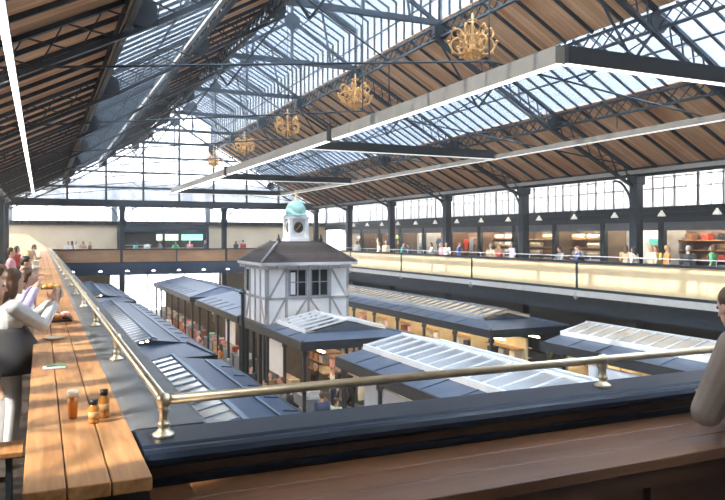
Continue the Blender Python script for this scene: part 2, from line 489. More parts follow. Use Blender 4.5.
# piers between the windows and bands over them
for k in range(2, 10):
    W('wall_left', greyp, -6.15, -5.9, YT[k] - .2, YT[k] + .2, 3.35, 6.6)
W('wall_left', greyp, -6.15, -5.9, -8, 2.0, 3.35, 6.6)  # unseen solid stretch, shaped to keep the sun off the cross counter
W('wall_right', greyp, 25.9, 26.15, -8, YT[2] - .2, 3.35, 6.6)
for x in (-5.95, -2.4, 5.9, 14.1, 22.4, 26.0): W('wall_far', greyp, x - .2, x + .2, 65.9, 66.15, 3.35, 6.6)
W('wall_left', greyp, -6.15, -5.9, -8, 66.1, 6.28, 6.7); W('wall_right', greyp, 25.9, 26.15, -8, 66.1, 5.73, 6.7); W('wall_far', greyp, -6, 26, 65.9, 66.15, 6.28, 6.7)
# aisle ceilings; the far one is made of glass to brighten the gable strip
W('ceiling', creamwall, -6.2, -2.35, -8, 66.2, 6.5, 6.7); W('ceiling', creamwall, 22.35, 26.2, -8, 66.2, 6.5, 6.7); W('ceiling', roofglass, -2.35, 22.35, 59.9, 66.2, 6.5, 6.52)
# unseen heavy bars, added at the left window to cast stripes on the bar
for y in (3.5, 3.97, 5.05, 9.4, 12.0): struct(MB().box(-6.12, -5.88, y - .09, y + .09, 3.4, 6.3).build('window_4', iron))
# lower walls on gallery level
W('wall_left', creamwall, -6.15, -5.9, -8, 66.1, 0, 3.4)
W('wall_far', creamwall, -6, 26, 66, 66.2, 0, 3.4)
W('wall_right', creamwall, 27.6, 27.8, -8, 66.1, -.5, 3.4)
W('wall_right', iron, 25.85, 27.7, -8, 66, 2.78, 3.4)         # deep dark band over the shops
W('trim_8', ironb, 25.7, 25.9, -8, 66, 3.16, 3.42); W('trim_8', ironb, 25.75, 25.86, -8, 66, 2.72, 2.95)
W('trim_9', iron, -6, 26, 65.8, 66.0, 3.1, 3.42)
# wall behind the camera
W('wall_back', creamwall, -6.2, 27.8, -8.2, -8.0, -4.6, 4.8)
struct(MB().prism([(-6.2, 4.8), (-6.2, 6.7), (-2.3, 6.7), (-2.3, 4.8), (6.93, 9.83), (6.93, 11.5), (10, 13.2), (13.07, 11.5), (13.07, 9.83), (22.3, 4.8), (22.3, 6.7), (27.8, 6.7), (27.8, 4.8)], 'y', -8.2, -8.0).build('wall_back', creamwall))
# ground floor walls
W('wall_left', greyp, -6.15, -5.9, -8, 66.1, -4.5, 0); W('wall_right', iron, 26.0, 26.2, -8, 66.1, -4.5, -.5)
W('wall_far', creamwall, -6, 5.5, 66, 66.2, -4.5, -.4); W('wall_far', creamwall, 15.2, 26.2, 66, 66.2, -4.5, -.4)
arched_window(5.5, 9.7, 'x', 66.05, -4.4, -.45, 6, 'window_6')
# floors
W('floor', tile, -6, 26.2, -8, 66, -4.7, -4.5)
W('floor', floorwood, -6, .75, -8, 66, -.45, 0); W('floor', floorwood, .75, 27.7, -8, 3.75, -.45, 0)
W('floor', floorwood, 19.45, 27.7, 3.75, 66, -.35, 0); W('floor', floorwood, .75, 19.45, 58.7, 66, -.35, 0)
# beams carrying the right and far galleries
W('trim_10', iron, 19.55, 19.95, 3.75, 58.7, -.95, -.35); W('trim_10', iron, 22.1, 22.7, 3.75, 66, -.95, -.35)
W('trim_11', slate, .75, 19.5, 58.75, 59.1, -.95, -.3); W('trim_11', iron, .75, 19.5, 62, 62.3, -.8, -.35)
# ------------------------------------------------------------------ galleries
# near / left parapet with dark moulded cornice
def cornice(name, horizontal):
    pass
par = thing('parapet', 'dark moulded parapet with grey ledge under the brass rail, left and near sides', 'parapet', (0, 0, 0))
prof = [(0.0, -.45), (0.0, .78), (-.03, .80), (-.03, .86), (.0, .88), (.0, .92), (-.05, .95), (-.07, 1.0), (-.05, 1.04), (0, 1.05), (.34, 1.05), (.38, 1.02), (.38, .97), (.33, .93), (.30, .88), (.30, -.45)]
dk = mat('dark_parapet_paint', (.010, .018, .034), .36, .0, .15, 5, spec=.22)
ldg = mat('worn_grey_ledge_paint', (.13, .135, .14), .42, .1, .25, 4)
# cross run (profile depth along +Y starting Y=3.47)
m = MB(); m.prism([(3.47 + a, z) for a, z in ((.02, .955), (-.03, .965), (-.055, .985), (-.06, 1.01), (-.045, 1.035), (-.015, 1.045), (.03, 1.04), (.06, 1.05), (.35, 1.05), (.375, 1.035), (.38, 1.02), (.38, .97), (.33, .955))], 'x', .44, 19.5); m.build('near_cornice', dk, par)
MB().box(.46, 19.5, 3.50, 3.77, -.45, .955).build('wooden_riser', wood('dark_riser_wood', (.035, .017, .010), (.075, .038, .022), .45, (.4, 6, 6), 2.2, bump=.1), par)
MB().box(.46, 19.5, 3.475, 3.50, .87, .90).build('bead_moulding', dk, par)
m = MB(); m.prism([(.46 + a, z) for a, z in prof], 'y', 3.855, 58.5); m.build('side_cornice', ldg, par)
# bar tops
bt = thing('bar_counter', 'long sunlit oak bar top of three planks running down the left gallery', 'bar top', (0, 0, 0))
xs = (-.07, .095, .265, .43)
for a, b in zip(xs, xs[1:]):
    add_bevel(MB().box(a + .003, b - .003, 3.08, 56, .985, 1.045).build('plank', barwood, bt), .006, 2)
m = MB(); m.box(.0, .42, 3.16, 56, .0, .985); m.build('front_panel', mat('dark_bar_front', (.03, .028, .027), .5), bt)
bc = thing('bar_counter', 'dark brown wooden bar counter running across the foreground below the cornice', 'bar counter', (0, 0, 0))
for a, b in ((2.79, 3.02), (3.02, 3.24), (3.24, 3.455)):
    add_bevel(MB().box(.45, 13.0, a + .002, b - .002, .81, .87).build('plank', barwood2, bc), .006, 2)
pn = wood('walnut_counter_front', (.05, .022, .012), (.12, .055, .03), .45, (.4, 1, 5), 2, bump=.1)
MB().box(.5, 13.0, 2.95, 3.4, 0.0, .81).build('front_panel', pn, bc)
MB().box(.48, 13.0, 2.85, 2.95, .70, .81).build('edge_rail', pn, bc)
for x in (2.2, 3.05, 4.6):
    MB().box(x, x + .1, 2.9, 2.95, 0, .7).build('panel_stile', pn, bc)

# brass rail
br = thing('brass_handrail', 'polished brass handrail on ball-topped posts along the parapet cornice', 'handrail', (0, 0, 0))
RZ = 1.232
MB().tube([(.56, 3.66, RZ), (16.0, 3.66, RZ)], .026, 12).build('rail', brass, br, True)
MB().tube([(.56, 3.66, RZ), (.56, 58.4, RZ)], .026, 12).build('rail', brass, br, True)
post = [(.055, 0), (.055, .018), (.035, .03), (.027, .045), (.027, .06), (.034, .068), (.027, .078), (.023, .09), (.023, .14), (.031, .15), (.026, .16), (.030, .175), (.036, .19), (.040, .205), (.036, .222), (.025, .236), (.008, .243)]
post = [(r, z * .90) for r, z in post]
pm = MB().lathe(post, (0, 0, 0), 16).mesh('post', True); pm.materials.append(brass)
pp = [(.56, 3.66 + 2.43 * k) for k in range(0, 22)] + [(.56 + 2.86 * k, 3.66) for k in range(1, 6)]
for x, y in pp:
    o = bpy.data.objects.new('post', pm); COL.objects.link(o); o.parent = br; o.location = (x, y, 1.05)

# right balcony front
bf = thing('balcony_front', 'long balcony front of cream panels between dark rails along the right gallery', 'balcony front', (19.3, 0, 0))
for k in range(1, 9):
    y0 = max(YT[k], 3.9) if k > 1 else 3.9
    y1 = YT[k+1] if k < 8 else 58.7
    if k == 1: y0, y1 = 3.9, YT[2]
    elif k == 8: y0, y1 = YT[8], 58.7
    MB().box(0, .06, y0 + .04, y1 - .04, .05, 1.03).build('cream_panel', cream, bf)
    MB().box(-.05, .12, y0 - .04, y0 + .04, -.1, 1.06).build('stanchion', iron, bf)
    MB().lathe([(.02, -.42), (.09, -.36), (.11, -.27), (.07, -.18), (.03, -.1)], (-.06, y0, 0), 10).build('drop_finial', palegrey, bf, True)
MB().box(-.07, .16, 3.9, 58.7, 1.03, 1.12).build('top_rail', iron, bf)
MB().box(-.04, .12, 3.9, 58.7, -.05, .05).build('bottom_rail', iron, bf)
MB().box(-.10, .14, 3.9, 58.7, -.28, -.05).build('pale_fascia', mat('pale_grey_fascia', (.62, .60, .56), .5, 0, .06), bf)
MB().tube([(.05, 3.9, 1.30), (.05, 58.7, 1.30)], .014, 8).build('hand_rail', whitep, bf, True)
for k in range(0, 30):
    MB().tube([(.05, 4.5 + 1.875 * k, 1.1), (.05, 4.5 + 1.875 * k, 1.30)], .012, 6).build('baluster', whitep, bf)
# far balcony front
ff = thing('balcony_front', 'brown wooden balcony front along the far gallery', 'balcony front', (0, 58.6, 0))
for x0, x1 in ((.8, 5.7), (5.8, 10.0), (10.0, 14.0), (14.1, 19.4)):
    MB().box(x0 + .04, x1 - .04, 0, .06, .08, 1.02).build('brown_panel', brownpanel, ff)
    MB().box(x0 - .05, x0 + .05, -.04, .1, .0, 1.06).build('stanchion', iron, ff)
MB().box(.8, 19.4, -.05, .14, 1.02, 1.12).build('top_rail', iron, ff)
MB().box(.8, 19.4, -.04, .1, -.02, .08).build('bottom_rail', iron, ff)
MB().box(.8, 19.4, -.06, .1, -.55, -.02).build('blue_grey_fascia', slate, ff)
for k in range(9):
    x = 2.2 + 2.0 * k
    tag(MB().lathe([(.03, .0), (.16, -.08), (.16, -.12), (.02, -.13)], (0, 0, 0), 10).build('downlight', mat('lit_downlight', (1, 1, 1), .5, 0, 0, emit=(1, .97, .9), estr=3), origin=None),
        'small round white lamp under the edge of the far gallery', 'ceiling lamp', 'lamps under the far gallery').location = (x, 58.62, -.55)

# centre bar recess at far wall between columns: dark frame with lit displays
fb = thing('shop_front', 'dark bar front with greenish lit display strip at the far end between the two columns', 'shop front', (0, 0, 0))
MB().box(6.1, 13.9, 64.6, 65.9, 2.45, 3.15).build('fascia', ironb, fb)
MB().box(6.1, 13.9, 65.5, 65.9, 0, 2.45).build('back_wall', mat('dark_bar_wall', (.08, .075, .07), .6), fb)
MB().box(6.3, 13.7, 64.6, 65.2, 0, 1.1).build('counter', brownpanel, fb)
for x in (6.1, 9.9, 13.8): MB().box(x - .1, x + .1, 64.5, 64.7, 0, 2.5).build('pilaster', iron, fb)
MB().box(9.4, 11.3, 65.35, 65.45, 1.75, 2.3).build('lit_display', mat('greenish_lit_display', (.8, .9, .8), .5, 0, 0, emit=(.85, 1, .85), estr=1.0), fb)
MB().box(11.6, 13.5, 65.35, 65.45, 1.75, 2.3).build('lit_display', mat('teal_lit_display', (.6, .9, .85), .5, 0, 0, emit=(.45, .95, .85), estr=.8), fb)
MB().box(6.5, 9.0, 65.2, 65.45, 1.3, 1.36).build('shelf', whitep, fb)

# ------------------------------------------------------------------ suspended light frame
lf = thing('suspended_light_frame', 'pale grey suspended beam frame with glowing strip underneath and dark cross beams', 'ceiling light', (0, 0, 0))
zb = CAMZ + 2.66
beamm = mat('lit_side_beam_grey', (.16, .145, .125), .45, .1, .08)  # side light put into the colour: long runs paler than the cross beams
MB().box(7.17, 7.35, 8.68, 44, zb, zb + .27).build('long_beam', beamm, lf)
MB().box(7.205, 7.315, 8.68, 44, zb - .02, zb).build('light_strip', led, lf)
MB().box(14.01, 14.19, 8.68, 44, zb, zb + .14).build('long_beam', beamm, lf)
MB().box(14.05, 14.15, 8.68, 44, zb - .02, zb).build('light_strip', mat('dim_led_strip', (.8, .8, .8), .5, 0, 0, emit=(1, .97, .92), estr=.5), lf)
for y in (8.68, 20.2, 32.4, 43.8):
    MB().box(7.35, 14.01, y - .09, y + .09, zb + .005, zb + .275).build('cross_beam', black, lf)  # shade put into the colour; same frame as the grey runs
    MB().box(7.35, 14.01, y - .05, y + .03, zb - .02, zb + .005).build('light_strip', led if y < 10 else mat('dim_led_strip', (.8, .8, .8), .5, 0, 0, emit=(1, .97, .92), estr=.5), lf)
for x in (7.26, 14.1):
    for y in (14.56, 22.06, 29.56, 37.06):
        MB().tube([(x, y, zb + .27), (x, y, 6.0 if x < 10 else 5.9)], .012, 5).build('hanger', iron, lf)
for y in (18.0, 30.0):
    MB().box(7.12, 7.4, y - .1, y + .1, zb - .05, zb + .35).build('bracket', black, lf)
ll = thing('linear_light', 'long glowing white light strip hanging over the left gallery bar', 'ceiling light', (-.44, 0, 0))
zl = CAMZ + 2.72
MB().box(-.05, .05, 6.5, 50, zl, zl + .05).build('light_strip', mat('bright_led_strip', (1, 1, 1), .5, 0, 0, emit=(1, .98, .95), estr=5), ll)
MB().box(-.06, .06, 6.5, 50, zl + .05, zl + .12).build('housing', iron, ll)
for y in (14.56, 22.06, 29.56, 37.06, 44.56): MB().tube([(0, y, zl + .12), (0, y, 5.25)], .01, 5).build('hanger', iron, ll)

# ------------------------------------------------------------------ gilded scroll ornaments
def scroll(m, A, c, u, w, r0, turns=1.4, n=22, th=.022, sgn=1):
    """spiral in plane (u,w) round c starting at radius r0"""
    pts = []; rr = []
    for i in range(n + 1):
        t = i / n; a = A + sgn * turns * 2 * PI * t; r = r0 * (1 - .82 * t)
        pts.append(c + (u * math.cos(a) + w * math.sin(a)) * r); rr.append(th * (1 - .4 * t))
    m.tube(pts, rr, 6)
def ornament(loc):
    t = thing('scrollwork_chandelier', 'x', 'chandelier', loc, 0, 'gilded scrollwork chandeliers')
    s = MB().lathe([(.02, -.55), (.06, -.5), (.03, -.42), (.05, -.1), (.09, 0), (.05, .1), (.03, .3), (.06, .38), (.03, .45), (.02, .75)], (0, 0, 0), 10)
    s.build('stem', gold, t, True)
    MB().tube([(0, 0, .75), (0, 0, 6.1)], .012, 6).build('hanging_rod', iron, t)
    for k in range(6):
        a = 2*PI*k/6 + TH * -1; u = V((math.cos(a), math.sin(a), 0)); w = V((0, 0, 1))
        arm = MB()
        scroll(arm, PI, u * .34 + w * -.06, u, w, .30, 1.35, th=.034, sgn=1)
        scroll(arm, PI * 1.1, u * .42 + w * .2, u, w, .18, 1.2, 18, .028, -1)
        scroll(arm, 0, u * .17 + w * -.36, u, w, .15, 1.2, 18, .028, 1)
        arm.tube([u * .05 + w * -.3, u * .25 + w * -.38, u * .5 + w * -.25, u * .62 + w * .0], .02, 6)
        for rr, zz in ((.62, .02), (.5, -.26), (.46, .34)):
            arm.ell(u * rr + w * zz, .045, None, 8, 6)
        arm.build('scroll_arm', gold, t, True)
    for z, r in ((-.22, .24), (.12, .3), (.55, .12)):
        n = 24; pts = [(r * math.cos(2*PI*i/n), r * math.sin(2*PI*i/n), z) for i in range(n + 1)]
        MB().tube(pts, .018, 6).build('ring', gold, t, True)
    return t
o0 = None
for i, y in enumerate((15.3, 22.7, 30.2, 37.6, 45.1)):
    lab = 'gilded scrollwork chandelier hanging under the roof, %s' % ['nearest and largest', 'second nearest', 'third nearest, over the long pale beam', 'fourth nearest, small in the distance', 'farthest and smallest'][i]
    if o0 is None: o0 = ornament((10, y, CAMZ + 4.95)); o0['label'] = lab; otree = [(c, []) for c in kids(o0)]
    else: dup(o0, (10, y, CAMZ + 4.95), .3 * i, lab, None, otree)

# ------------------------------------------------------------------ wall lamps and shops on the right gallery
lm = MB().lathe([(.05, .26), (.06, .20), (.10, .15), (.19, 0), (.17, 0), (.08, .13), (.0, .18)], (0, 0, 0), 14).mesh('lamp_shade', True)
lm.materials.append(mat('white_lamp_shade', (.9, .9, .88), .4, 0, 0, emit=(1, .97, .9), estr=.35))
for k in range(14):
    y = 20.6 + 2.87 * k
    t = thing('wall_lamp', 'x', 'wall lamp', (25.35, y, 2.98), 0, 'white lamps above the right gallery shops')
    t['label'] = 'white cone-shaped lamp on the dark band above the right gallery shops'
    s = bpy.data.objects.new('lamp_shade', lm); COL.objects.link(s); s.parent = t
    MB().tube([(0, 0, .28), (.1, 0, .36), (.4, 0, .36)], .02, 6).build('lamp_arm', iron, t)

PAL = {'cream': (.72, .62, .45), 'white': (.8, .79, .75), 'red': (.62, .08, .05), 'orange': (.75, .28, .06), 'green': (.12, .42, .2), 'blue': (.1, .2, .5),
       'brown': (.25, .13, .07), 'teal': (.1, .45, .42), 'yellow': (.8, .6, .12), 'pink': (.75, .4, .45), 'grey': (.3, .3, .31), 'black': (.03, .03, .035),
       'navy': (.05, .07, .16), 'lilac': (.55, .48, .68), 'tan': (.5, .36, .22)}
def pm_(c, r=.7): return mat(c + '_cloth' , PAL[c], r, 0, .12, 6)
def gd_(c): return mat(c + '_goods', PAL[c], .5, 0, .15, 5)

shop_defs = [  # Y start, kind, goods colours, wording
 (20.2, 'bottles', ['brown', 'black', 'red', 'grey'], 'dark shop with lit shelves at the right edge'),
 (23.9, 'poster', ['white', 'pink', 'teal', 'orange'], 'pale poster-walled shop right of the nearest column'),
 (27.6, 'rolls', ['cream', 'white', 'tan'], 'cloth shop left of the nearest column'),
 (31.3, 'rolls', ['cream', 'tan', 'brown'], 'middle cloth shop between the two nearest columns'),
 (35.0, 'rolls', ['cream', 'white', 'grey'], 'cloth shop right of the second column'),
 (38.7, 'hang', ['red', 'orange', 'brown', 'grey'], 'clothes shop with red garments left of the second column'),
 (42.4, 'hang', ['navy', 'grey', 'black', 'blue'], 'dark clothes shop right of the third column'),
 (46.1, 'poster', ['white', 'blue', 'grey', 'teal'], 'white-backed shop left of the third column'),
 (49.8, 'bottles', ['cream', 'brown', 'green', 'white'], 'shop with pale shelves right of the fourth column'),
 (53.5, 'hang', ['brown', 'tan', 'grey', 'white'], 'brown shop left of the fourth column'),
 (57.2, 'bottles', ['white', 'grey', 'tan', 'black'], 'far corner shop beside the last column'),
]
shopfill = mat('shop_fill_glow', (1, .95, .85), .5, 0, 0, emit=(1, .86, .66), estr=60)  # glow added to brighten the shop interiors; no such tube is seen
shopwall = {'bottles': mat('dark_shop_wall', (.16, .11, .09), .6), 'poster': mat('pale_shop_wall', (.62, .62, .60), .6), 'rolls': mat('umber_shop_wall', (.20, .15, .11), .6), 'hang': mat('brown_shop_wall', (.26, .17, .12), .6)}  # cloth shops get an even mid-brown back wall
meshcache = {}
def goods_mesh(kind, c):
    key = (kind, c)
    if key in meshcache: return meshcache[key]
    m = MB()
    if kind == 'roll': 
        m.tube([(0, -.48, 0), (0, .48, 0)], .15, 10); m.tube([(0, -.52, 0), (0, .52, 0)], .04, 8)
    elif kind == 'bottle': m.lathe([(.05, 0), (.055, .02), (.055, .2), (.02, .26), (.018, .33), (.022, .34)], (0, 0, 0), 8)
    elif kind == 'garment': m.prism([(-.2, 0), (-.24, .55), (-.36, .45), (-.42, .55), (-.25, .78), (-.08, .84), (0, .8), (.08, .84), (.25, .78), (.42, .55), (.36, .45), (.24, .55), (.2, 0)], 'x', -.05, .05)
    elif kind == 'frame': m.box(-.02, .02, -.3, .3, 0, .42).box(-.035, -.02, -.26, .26, .04, .38)
    elif kind == 'crate': 
        m.box(-.2, .2, -.15, .15, 0, .02)
        for a in (0, .08, .16): m.box(-.2, .2, -.15, -.135, a, a + .06).box(-.2, .2, .135, .15, a, a + .06).box(-.2, -.185, -.15, .15, a, a + .06).box(.185, .2, -.15, .15, a, a + .06)
        for i in range(4):
            for j in range(3): m.ell((-.14 + .093 * i, -.095 + .095 * j, .19), .05, None, 8, 5)
    elif kind == 'box': m.box(-.18, .18, -.17, .17, 0, .25).box(-.185, .185, -.175, .175, .21, .255)
    me = m.mesh({'roll': 'cloth_roll', 'bottle': 'bottle', 'garment': 'hanging_garment', 'frame': 'framed_print', 'crate': 'crate', 'box': 'goods_box'}[kind], kind in ('bottle',))
    me.materials.append(gd_(c)); meshcache[key] = me
    return me
def place_goods(kind, c, loc, rz, label, cat, group):
    me = goods_mesh(kind, c)
    o = bpy.data.objects.new(me.name.split('.')[0], me); COL.objects.link(o); o.location = loc; o.rotation_euler = (0, 0, rz)
    return tag(o, label, cat, group)
for (y0, kind, cols, word) in shop_defs:
    y1 = y0 + 3.7
    t = thing('shop_front', 'open ' + word + ' on the right gallery', 'shop front', (0, 0, 0))
    MB().box(27.3, 27.5, y0, y1, 0, 2.75).build('back_wall', shopwall[kind], t)
    MB().box(26.0, 27.3, y0 - .06, y0 + .06, 0, 2.75).build('side_wall', shopwall[kind], t)
    MB().box(25.75, 26.0, y0 - .14, y0 + .14, 0, 2.75).build('pilaster', iron, t)
    MB().box(25.8, 25.9, y0, y1, 2.35, 2.75).build('sign_board', mat('grey_sign_board', (.16, .17, .19), .5), t)
    if kind in ('rolls', 'bottles'):
        for z in (.55, 1.0, 1.45, 1.9): MB().box(26.75, 27.3, y0 + .1, y1 - .1, z - .02, z + .02).build('shelf', brownpanel, t)
    elif kind == 'hang':
        MB().tube([(26.9, y0 + .2, 2.0), (26.9, y1 - .2, 2.0)], .02, 6).build('hanging_rail', greyp, t)
    MB().box(26.3, 26.34, y0 + .4, y1 - .4, 2.62, 2.68).build('shop_fill_tube', shopfill, t)
    g = 'goods in the ' + word
    if kind == 'rolls':
        for z in (.725, 1.175, 1.625, 2.075):
            for j in range(3):
                if random.random() < .12: continue
                c = random.choice(cols)
                place_goods('roll', c, (26.95, y0 + .65 + 1.18 * j, z), random.uniform(-.05, .05), '%s roll on a shelf of the %s' % (c, word), 'cloth roll', g)
    elif kind == 'bottles':
        for z in (.57, 1.02, 1.47, 1.92):
            for j in range(4):
                c = random.choice(cols)
                place_goods('box' if random.random() < .6 else 'bottle', c, (26.95, y0 + .5 + .85 * j, z), 0, '%s item on a shelf of the %s' % (c, word), 'shop goods', g)
    elif kind == 'hang':
        for j in range(5):
            c = cols[j % len(cols)]
            place_goods('garment', c, (26.88, y0 + .45 + .68 * j, 1.1), 0, '%s garment hanging in the %s' % (c, word), 'garment', g)
    else:
        for j in range(3):
            for z in (.9, 1.55):
                c = random.choice(cols)
                place_goods('frame', c, (27.25, y0 + .7 + 1.1 * j, z), 0, '%s print in the %s' % (c, word), 'print', g)
# ------------------------------------------------------------------ market stalls below
EZ, RZg, GZ = -1.5, -1.05, -4.5
def pavilion(x0, x1, y0, y1, label, roofm, framem, hip_near=True, hip_far=False, glass=True, openend=False, wallfill=None, sky_fr=.62, cx=None, RZg=RZg, gl='LR', hipl=1.5, up=.10):
    t = thing('market_pavilion', label, 'market stall row', ((x0+x1)/2, (y0+y1)/2, GZ), 0, 'stall rows on the market floor')
    org = V(t.location)
    def bd(m, name, mt, par=t, smooth=False):
        m.v = [tuple(V(p) - org) for p in m.v]; return m.build(name, mt, par, smooth)
    cx = cx or (x0 + x1) / 2
    ya = y0 + (hipl if hip_near else 0); yb = y1 - (hipl if hip_far else 0)
    # roof as a thin shell: lower solid slopes + hip ends; the upper part carries glass
    def Z(x): return EZ + (RZg - EZ) * (1 - abs(x - cx) / (cx - x0 if x < cx else x1 - cx))
    xl = cx - (cx - x0) * sky_fr; xr = cx + (x1 - cx) * sky_fr
    zs = Z(xl)
    m = MB(); th = (0, 0, -.05)
    if glass:
        m.slab((x0, y0, EZ), (x0, y1, EZ), (xl, yb, zs), (xl, ya, zs), th); m.slab((x1, y0, EZ), (xr, ya, zs), (xr, yb, zs), (x1, y1, EZ), th)
    else:
        m.slab((x0, y0, EZ), (x0, y1, EZ), (cx, yb, RZg), (cx, ya, RZg), th); m.slab((x1, y0, EZ), (cx, ya, RZg), (cx, yb, RZg), (x1, y1, EZ), th)
    # ends
    for (ye, yr) in ((y0, ya), (y1, yb)):
        if abs(ye - yr) > .1:
            m.slab((x0, ye, EZ), (xl if glass else cx, yr, zs if glass else RZg), (xr if glass else cx, yr, zs if glass else RZg), (x1, ye, EZ), th)
            if glass: m.add([(xl, yr, zs), (xr, yr, zs), (cx, yr, RZg)], [(0, 1, 2)])
        else:
            m.prism([(x0, EZ - .02), (x1, EZ - .02), (cx, RZg - .02)], 'y', ye - .03, ye + .03)
    # standing seams
    n = int((y1 - y0) / 1.25)
    sm = m
    for i in range(1, n):
        y = y0 + (y1 - y0) * i / n
        if ya < y < yb:
            sm.bar((x0, y, EZ + .01), (xl, y, zs + .01), .03, .03); sm.bar((x1, y, EZ + .01), (xr, y, zs + .01), .03, .03)
    bd(m, 'roof', roofm)
    f = MB()
    for (a, b, c, d) in ((x0 - .08, x0 + .02, y0 - .08, y1 + .08), (x1 - .02, x1 + .08, y0 - .08, y1 + .08), (x0, x1, y0 - .08, y0 + .02), (x0, x1, y1 - .02, y1 + .08)):
        f.box(a, b, c, d, EZ - .30, EZ - .0)
    bd(f, 'fascia', iron)
    if glass:
        # raised glazed lantern along the ridge
        for s, xe in ((-1, xl), (1, xr)):
            if s > 0 and gl == 'L':
                bd(MB().slab((xe, ya, zs), (cx, ya, RZg), (cx, yb, RZg), (xe, yb, zs), (0, 0, -.05)), 'roof_slope', roofm)
                e = MB()
                for q in (.12, .8):
                    xa_ = cx + (xe - cx) * q; za_ = RZg + (zs - RZg) * q + .02
                    e.bar((xa_, ya + .3, za_), (xa_, yb - .3, za_), .05, .04)
                bd(e, 'slope_flashing', bluem); continue
            g = MB().slab((xe, ya + .1, zs + up), (cx, ya + .1, RZg + up), (cx, yb - .1, RZg + up), (xe, yb - .1, zs + up), (0, 0, .015))
            sk = bd(g, 'skylight', stallglass)
            fm = MB(); nb = max(4, int((yb - ya) / .62))
            for i in range(nb + 1):
                y = ya + .1 + (yb - ya - .2) * i / nb
                w = .07 if i in (0, nb) else .04
                fm.bar((xe, y, zs + up + .02), (cx, y, RZg + up + .02), w, .05)
            fm.bar((xe, ya + .06, zs + up - .02), (xe, yb - .06, zs + up - .02), .07, .16)
            fm.v = [tuple(V(p) - org) for p in fm.v]; fm.build('glazing_bars', framem, sk)
        r = MB().bar((cx, ya, RZg + up + .03), (cx, yb, RZg + up + .03), .08, .05)
    else:
        r = MB().bar((cx, ya, RZg + .03), (cx, yb, RZg + .03), .12, .07)
    bd(r, 'ridge_cap', framem)
    for ye, yr in ((y0, ya), (y1, yb)):
        if abs(ye - yr) > .1:
            for xe in (x0, x1):
                hb = MB(); hb.bar((xe, ye, EZ + .02), ((xl if xe < cx else xr) if glass else cx, yr, (zs if glass else RZg) + .03), .08, .05)
                bd(hb, 'hip_cap', roofm)
    # posts, stall fittings
    n = max(2, round((y1 - y0) / 2.6))
    for i in range(n + 1):
        y = y0 + .15 + (y1 - y0 - .3) * i / n
        for x in (x0 + .12, x1 - .12):
            p = MB().box(x - .05, x + .05, y - .05, y + .05, GZ, EZ - .3).box(x - .08, x + .08, y - .08, y + .08, GZ, GZ + .25).box(x - .08, x + .08, y - .08, y + .08, EZ - .5, EZ - .36)
            bd(p, 'post', iron)
        if not openend and i > 0:
            bd(MB().box(x0 + .9, x1 - .9, y - .03, y + .03, GZ, EZ - .45), 'partition', wallfill or creamst)
    if not openend: bd(MB().box(cx - .04, cx + .04, y0 + .2, y1 - .2, GZ, EZ - .45), 'spine_wall', wallfill or creamst)
    for s, xe in ((1, x0), (-1, x1)):
        for i in range(n):
            a = y0 + .15 + (y1 - y0 - .3) * i / n + .2; b = y0 + .15 + (y1 - y0 - .3) * (i + 1) / n - .2
            xa, xb = sorted((xe + s * .35, xe + s * .95))
            c = MB().box(xa, xb, a, b, GZ, GZ + .9); c.box(xa - .04, xb + .04, a - .04, b + .04, GZ + .9, GZ + .95)
            bd(c, 'counter', random.choice((brownpanel, greyp, countred)))
            xs0, xs1 = sorted((cx + s * -.04, cx - s * .38))
            sh = MB()
            for z in (1.3, 1.7, 2.1): sh.box(xs0, xs1, a, b, GZ + z, GZ + z + .03)
            bd(sh, 'shelves', brownpanel)
            bd(MB().box(xe + s * 1.0 - .03, xe + s * 1.0 + .03, a + .2, b - .2, EZ - .52, EZ - .47), 'lamp_tube', warmled)
            stallspots.append((x0, x1, xe, s, cx, a, b))
    return t
bluem = mat('blue_grey_flashing', (.20, .26, .34), .4, .3, .1)
darkst = mat('dark_stall_board', (.16, .13, .115), .6, 0, .15)
creamst = mat('cream_stall_board', (.72, .60, .38), .6, 0, .08)
countred = mat('red_brown_counter', (.35, .12, .07), .5, 0, .1)
panelw = mat('white_stall_board', (.80, .80, .80), .5, 0, .04)
bluegrey = mat('blue_grey_shutter', (.38, .43, .52), .5, 0, .06)
stallspots = []
# left row
LK = dict(cx=3.35, RZg=-1.32, gl='L', sky_fr=.78, hipl=2.6, up=.05)
pavilion(2.5, 4.75, 7, 20.4, 'blue-grey roofed stall row just below the corner of the brass rail', slate, bluem, hip_near=False, **LK)
pavilion(2.5, 4.75, 21.3, 39.4, 'blue-grey roofed stall row, second along the left side of the hall', slate, bluem, hip_near=True, **LK)
pavilion(2.5, 4.75, 41, 56.5, 'blue-grey roofed stall row, farthest on the left below the brown balcony', slate, bluem, hip_near=True, **LK)
# middle row
pavilion(8.05, 12.3, 7, 19.5, 'stall row with white glazed skylight, nearest in the middle behind the brass rail', slate2, whitep, hip_near=False)
pavilion(8.05, 12.3, 22.7, 27.3, 'short stall row with white glazed skylight right in front of the clock tower', slate2, whitep, hip_near=True, openend=True, hipl=1.1, sky_fr=.74, up=.06)
pavilion(8.05, 12.3, 31.2, 40.5, 'grey roofed stall row directly behind the clock tower', slate2, slate2, hip_near=True, glass=False, wallfill=darkst)
pavilion(8.05, 12.3, 42.3, 57, 'grey flat-looking stall row, farthest in the middle of the hall', slate2, slate2, hip_near=True, glass=False, wallfill=darkst)
# right row
pavilion(15.6, 19.3, 7, 19.5, 'stall row with white glazed skylight at the right, beside the person in the grey shirt', slate2, whitep, hip_near=False)
pavilion(15.6, 19.3, 22.6, 57, 'long stall row with glazed skylight under the cream balcony on the right', slate2, greyp, hip_near=True)

